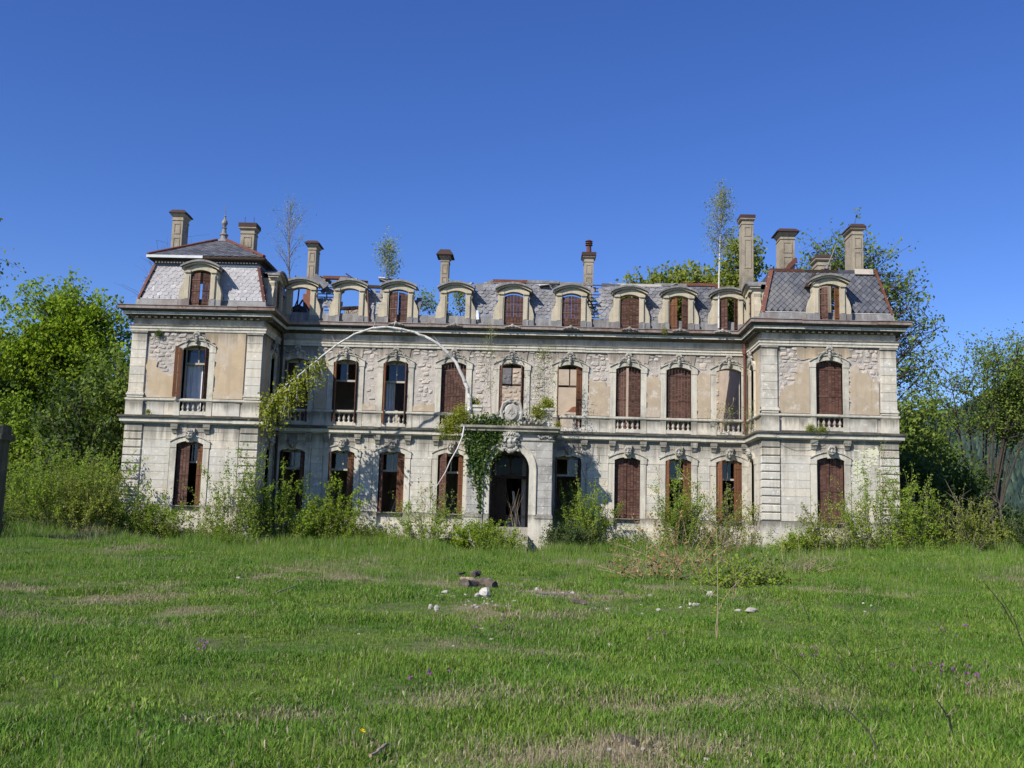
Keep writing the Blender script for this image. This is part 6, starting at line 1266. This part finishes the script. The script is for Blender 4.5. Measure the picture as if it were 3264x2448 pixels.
def scatter(name, label, V, scale, variants):
    dry = worn(V[:, 0], V[:, 1]).astype(np.float32)
    me = bpy.data.meshes.new(name); me.vertices.add(len(V)); me.vertices.foreach_set('co', np.ascontiguousarray(V, np.float32).ravel())
    at = me.attributes.new('sz', 'FLOAT', 'POINT'); at.data.foreach_set('value', scale.astype(np.float32))
    me.attributes.new('dry', 'FLOAT', 'POINT').data.foreach_set('value', dry)
    ar_ = me.attributes.new('rot', 'FLOAT_VECTOR', 'POINT'); rv = np.stack([rg.normal(0, .12, len(V)), rg.normal(0, .12, len(V)), rg.uniform(0, 6.283, len(V))], -1); ar_.data.foreach_set('vector', rv.astype(np.float32).ravel())
    o = link(name, me); o['kind'] = 'stuff'; o['label'] = label
    ng = bpy.data.node_groups.new(name, 'GeometryNodeTree'); ng.interface.new_socket('Geometry', in_out='INPUT', socket_type='NodeSocketGeometry'); ng.interface.new_socket('Geometry', in_out='OUTPUT', socket_type='NodeSocketGeometry')
    nn = ng.nodes; gi, go = nn.new('NodeGroupInput'), nn.new('NodeGroupOutput'); ip = nn.new('GeometryNodeInstanceOnPoints'); j = nn.new('GeometryNodeJoinGeometry') if False else nn.new('GeometryNodeGeometryToInstance')
    for v in variants[::-1]:
        s = nn.new('GeometryNodeObjectInfo'); s.inputs['Object'].default_value = v; s.inputs['As Instance'].default_value = True; ng.links.new(s.outputs['Geometry'], j.inputs[0])
    ip.inputs['Pick Instance'].default_value = True
    def named(n_, t): q = nn.new('GeometryNodeInputNamedAttribute'); q.data_type = t; q.inputs['Name'].default_value = n_; return [s for s in q.outputs if s.enabled][0]
    ri = nn.new('FunctionNodeRandomValue'); ri.data_type = 'INT'
    for s in ri.inputs:
        if s.enabled and s.name == 'Max': s.default_value = len(variants)-1
    L = ng.links; L.new(gi.outputs[0], ip.inputs['Points']); L.new(j.outputs[0], ip.inputs['Instance']); L.new([s for s in ri.outputs if s.enabled][0], ip.inputs['Instance Index']); L.new(named('sz', 'FLOAT'), ip.inputs['Scale']); L.new(named('rot', 'FLOAT_VECTOR'), ip.inputs['Rotation']); L.new(ip.outputs[0], go.inputs[0])
    md = o.modifiers.new('scatter', 'NODES'); md.node_group = ng; return o
def proto(n, me): o = link(n, me, None, (0, 40, -30)); o['kind'] = 'stuff'; o['label'] = 'grass tuft model below the ground'; return o
def field(n, r0, r1, half):
    r = r0*(r1/r0)**rg.uniform(0, 1, n); lat = rg.uniform(-1, 1, n)*(r*.52+half); x = CX+lat; y = -DIST+r
    k = ~((y > -.2) & (np.abs(x) < 15.4)) & ~((y > -2.8) & (np.abs(x) > 10) & (np.abs(x) < 15.4)) & ~((y > -2.3) & (np.abs(x) < 1.8)); x, y = x[k], y[k]; return x, y, gz(x, y)
LAWN = [tuft_mesh('lawn_tuft', 46, .015, .06, .12, .0028, M['grass'], 1.1, s) for s in (1, 2, 3)]
TALL = [tuft_mesh('meadow_tuft', 24, .10, .32, .16, .003, M['tall_grass'], .6, s) for s in (4, 5)]
WEED = [tuft_mesh('clover_tuft', 20, .02, .055, .12, .007, M['grass'], 1.3, s) for s in (6, 7)]
lawn_p = [proto('lawn_tuft', m) for m in LAWN]; tall_p = [proto('meadow_tuft', m) for m in TALL]; weed_p = [proto('clover_tuft', m) for m in WEED]
x, y, z = field(115000, 6.2, 52, 5); k = rg.uniform(0, 1, len(x)) > worn(x, y)*.4; x, y, z = x[k], y[k], z[k]
d = y+DIST; cl = sstep(.3, .7, fbm(x, y, 1.3, 4)); sc = (.4+1.35*cl*(1-.6*worn(x, y))+rg.uniform(-.15, .2, len(x)))*np.clip(.85+d/50, .9, 1.5)
scatter('grass', 'short uneven lawn grass with dry straw patches', np.stack([x, y, z], -1), np.clip(sc, .3, 2), lawn_p)
x, y, z = field(46000, 16, 52, 8); k = rg.uniform(0, 1, len(x)) < np.clip(sstep(-24, -8, y)*sstep(.40, .58, fbm(x, y, 3, 6))+.5*sstep(6, 12, x)*sstep(-20, -12, y)*sstep(.4, .6, fbm(x, y, 2, 7)), 0, 1); x, y, z = x[k], y[k], z[k]
scatter('meadow_grass', 'longer meadow grass towards the foot of the mansion', np.stack([x, y, z], -1), rg.uniform(.4, 1.1, len(x)), tall_p)
xx = rg.uniform(-30, 32, 16000); yy = -2.0-np.abs(rg.normal(0, 2.2, 16000)); k = (fbm(xx, yy, 1.7, 12) > .5) & ~((np.abs(xx) > 9.9) & (np.abs(xx) < 15.5) & (yy > -2.8)) & ~((np.abs(xx-.2) < 1.6) & (yy > -3.2)) & (yy > -9); xx, yy = xx[k], yy[k]
scatter('foundation_weeds', 'tall weeds and grass standing along the foot of the mansion', np.stack([xx, yy, gz(xx, yy)], -1), rg.uniform(.7, 2.0, len(xx)), tall_p)
x, y, z = field(14000, 6.2, 45, 4); k = fbm(x, y, 1.8, 8) > .55; x, y, z = x[k], y[k], z[k]
scatter('clover', 'low broad-leaved clover between the grass', np.stack([x, y, z], -1), rg.uniform(.5, 1.2, len(x)), weed_p)
x, y, z = field(5200, 6.2, 40, 4); k = fbm(x+3, y+1, 1.5, 11) > .55; x, y, z = x[k], y[k], z[k]
scatter('long_grass_clump', 'scattered longer grass clumps on the lawn', np.stack([x, y, z], -1), rg.uniform(.3, .7, len(x)), tall_p)
def weed_mesh(name, seed, h, n, mat):
    r = np.random.default_rng(seed); ps = []
    for k in range(n):
        a = r.uniform(0, 6.283); b = np.array([r.normal(0, .16), r.normal(0, .16), 0]); e = b+np.array([r.normal(0, .22), r.normal(0, .22), h*r.uniform(.5, 1.1)]); t = r.uniform(.1, 1, (16, 1))
        ps.append(b+(e-b)*t+r.normal(size=(16, 3))*.035)
    return leaves(name, np.concatenate(ps), .075, mat, -.3, .5)
wd_p = [proto('weed_clump', weed_mesh('weed_clump', 20+k, h, 14, M[m_])) for k, (h, m_) in enumerate(((1.0, 'fresh'), (1.3, 'olive'), (.8, 'fresh'), (1.5, 'olive')))]
xx = rg.uniform(-28, 29, 520); yy = np.where((np.abs(xx) > 9.6) & (np.abs(xx) < 15.9), -3.1, -.5)-np.abs(rg.normal(0, 1.1, 520)); k = (fbm(xx, yy, 2.6, 14) > .46) & ~((np.abs(xx-.3) < 1.3)) & ~((xx > 3.9) & (xx < 6.0)) & ~((xx > 9.9) & (xx < 11.6)); xx, yy = xx[k], yy[k]
scatter('undergrowth', 'pale feathery weeds and seedlings crowding the foot of the walls', np.stack([xx, yy, gz(xx, yy)-.03], -1), rg.uniform(.55, 1.35, len(xx)), wd_p)
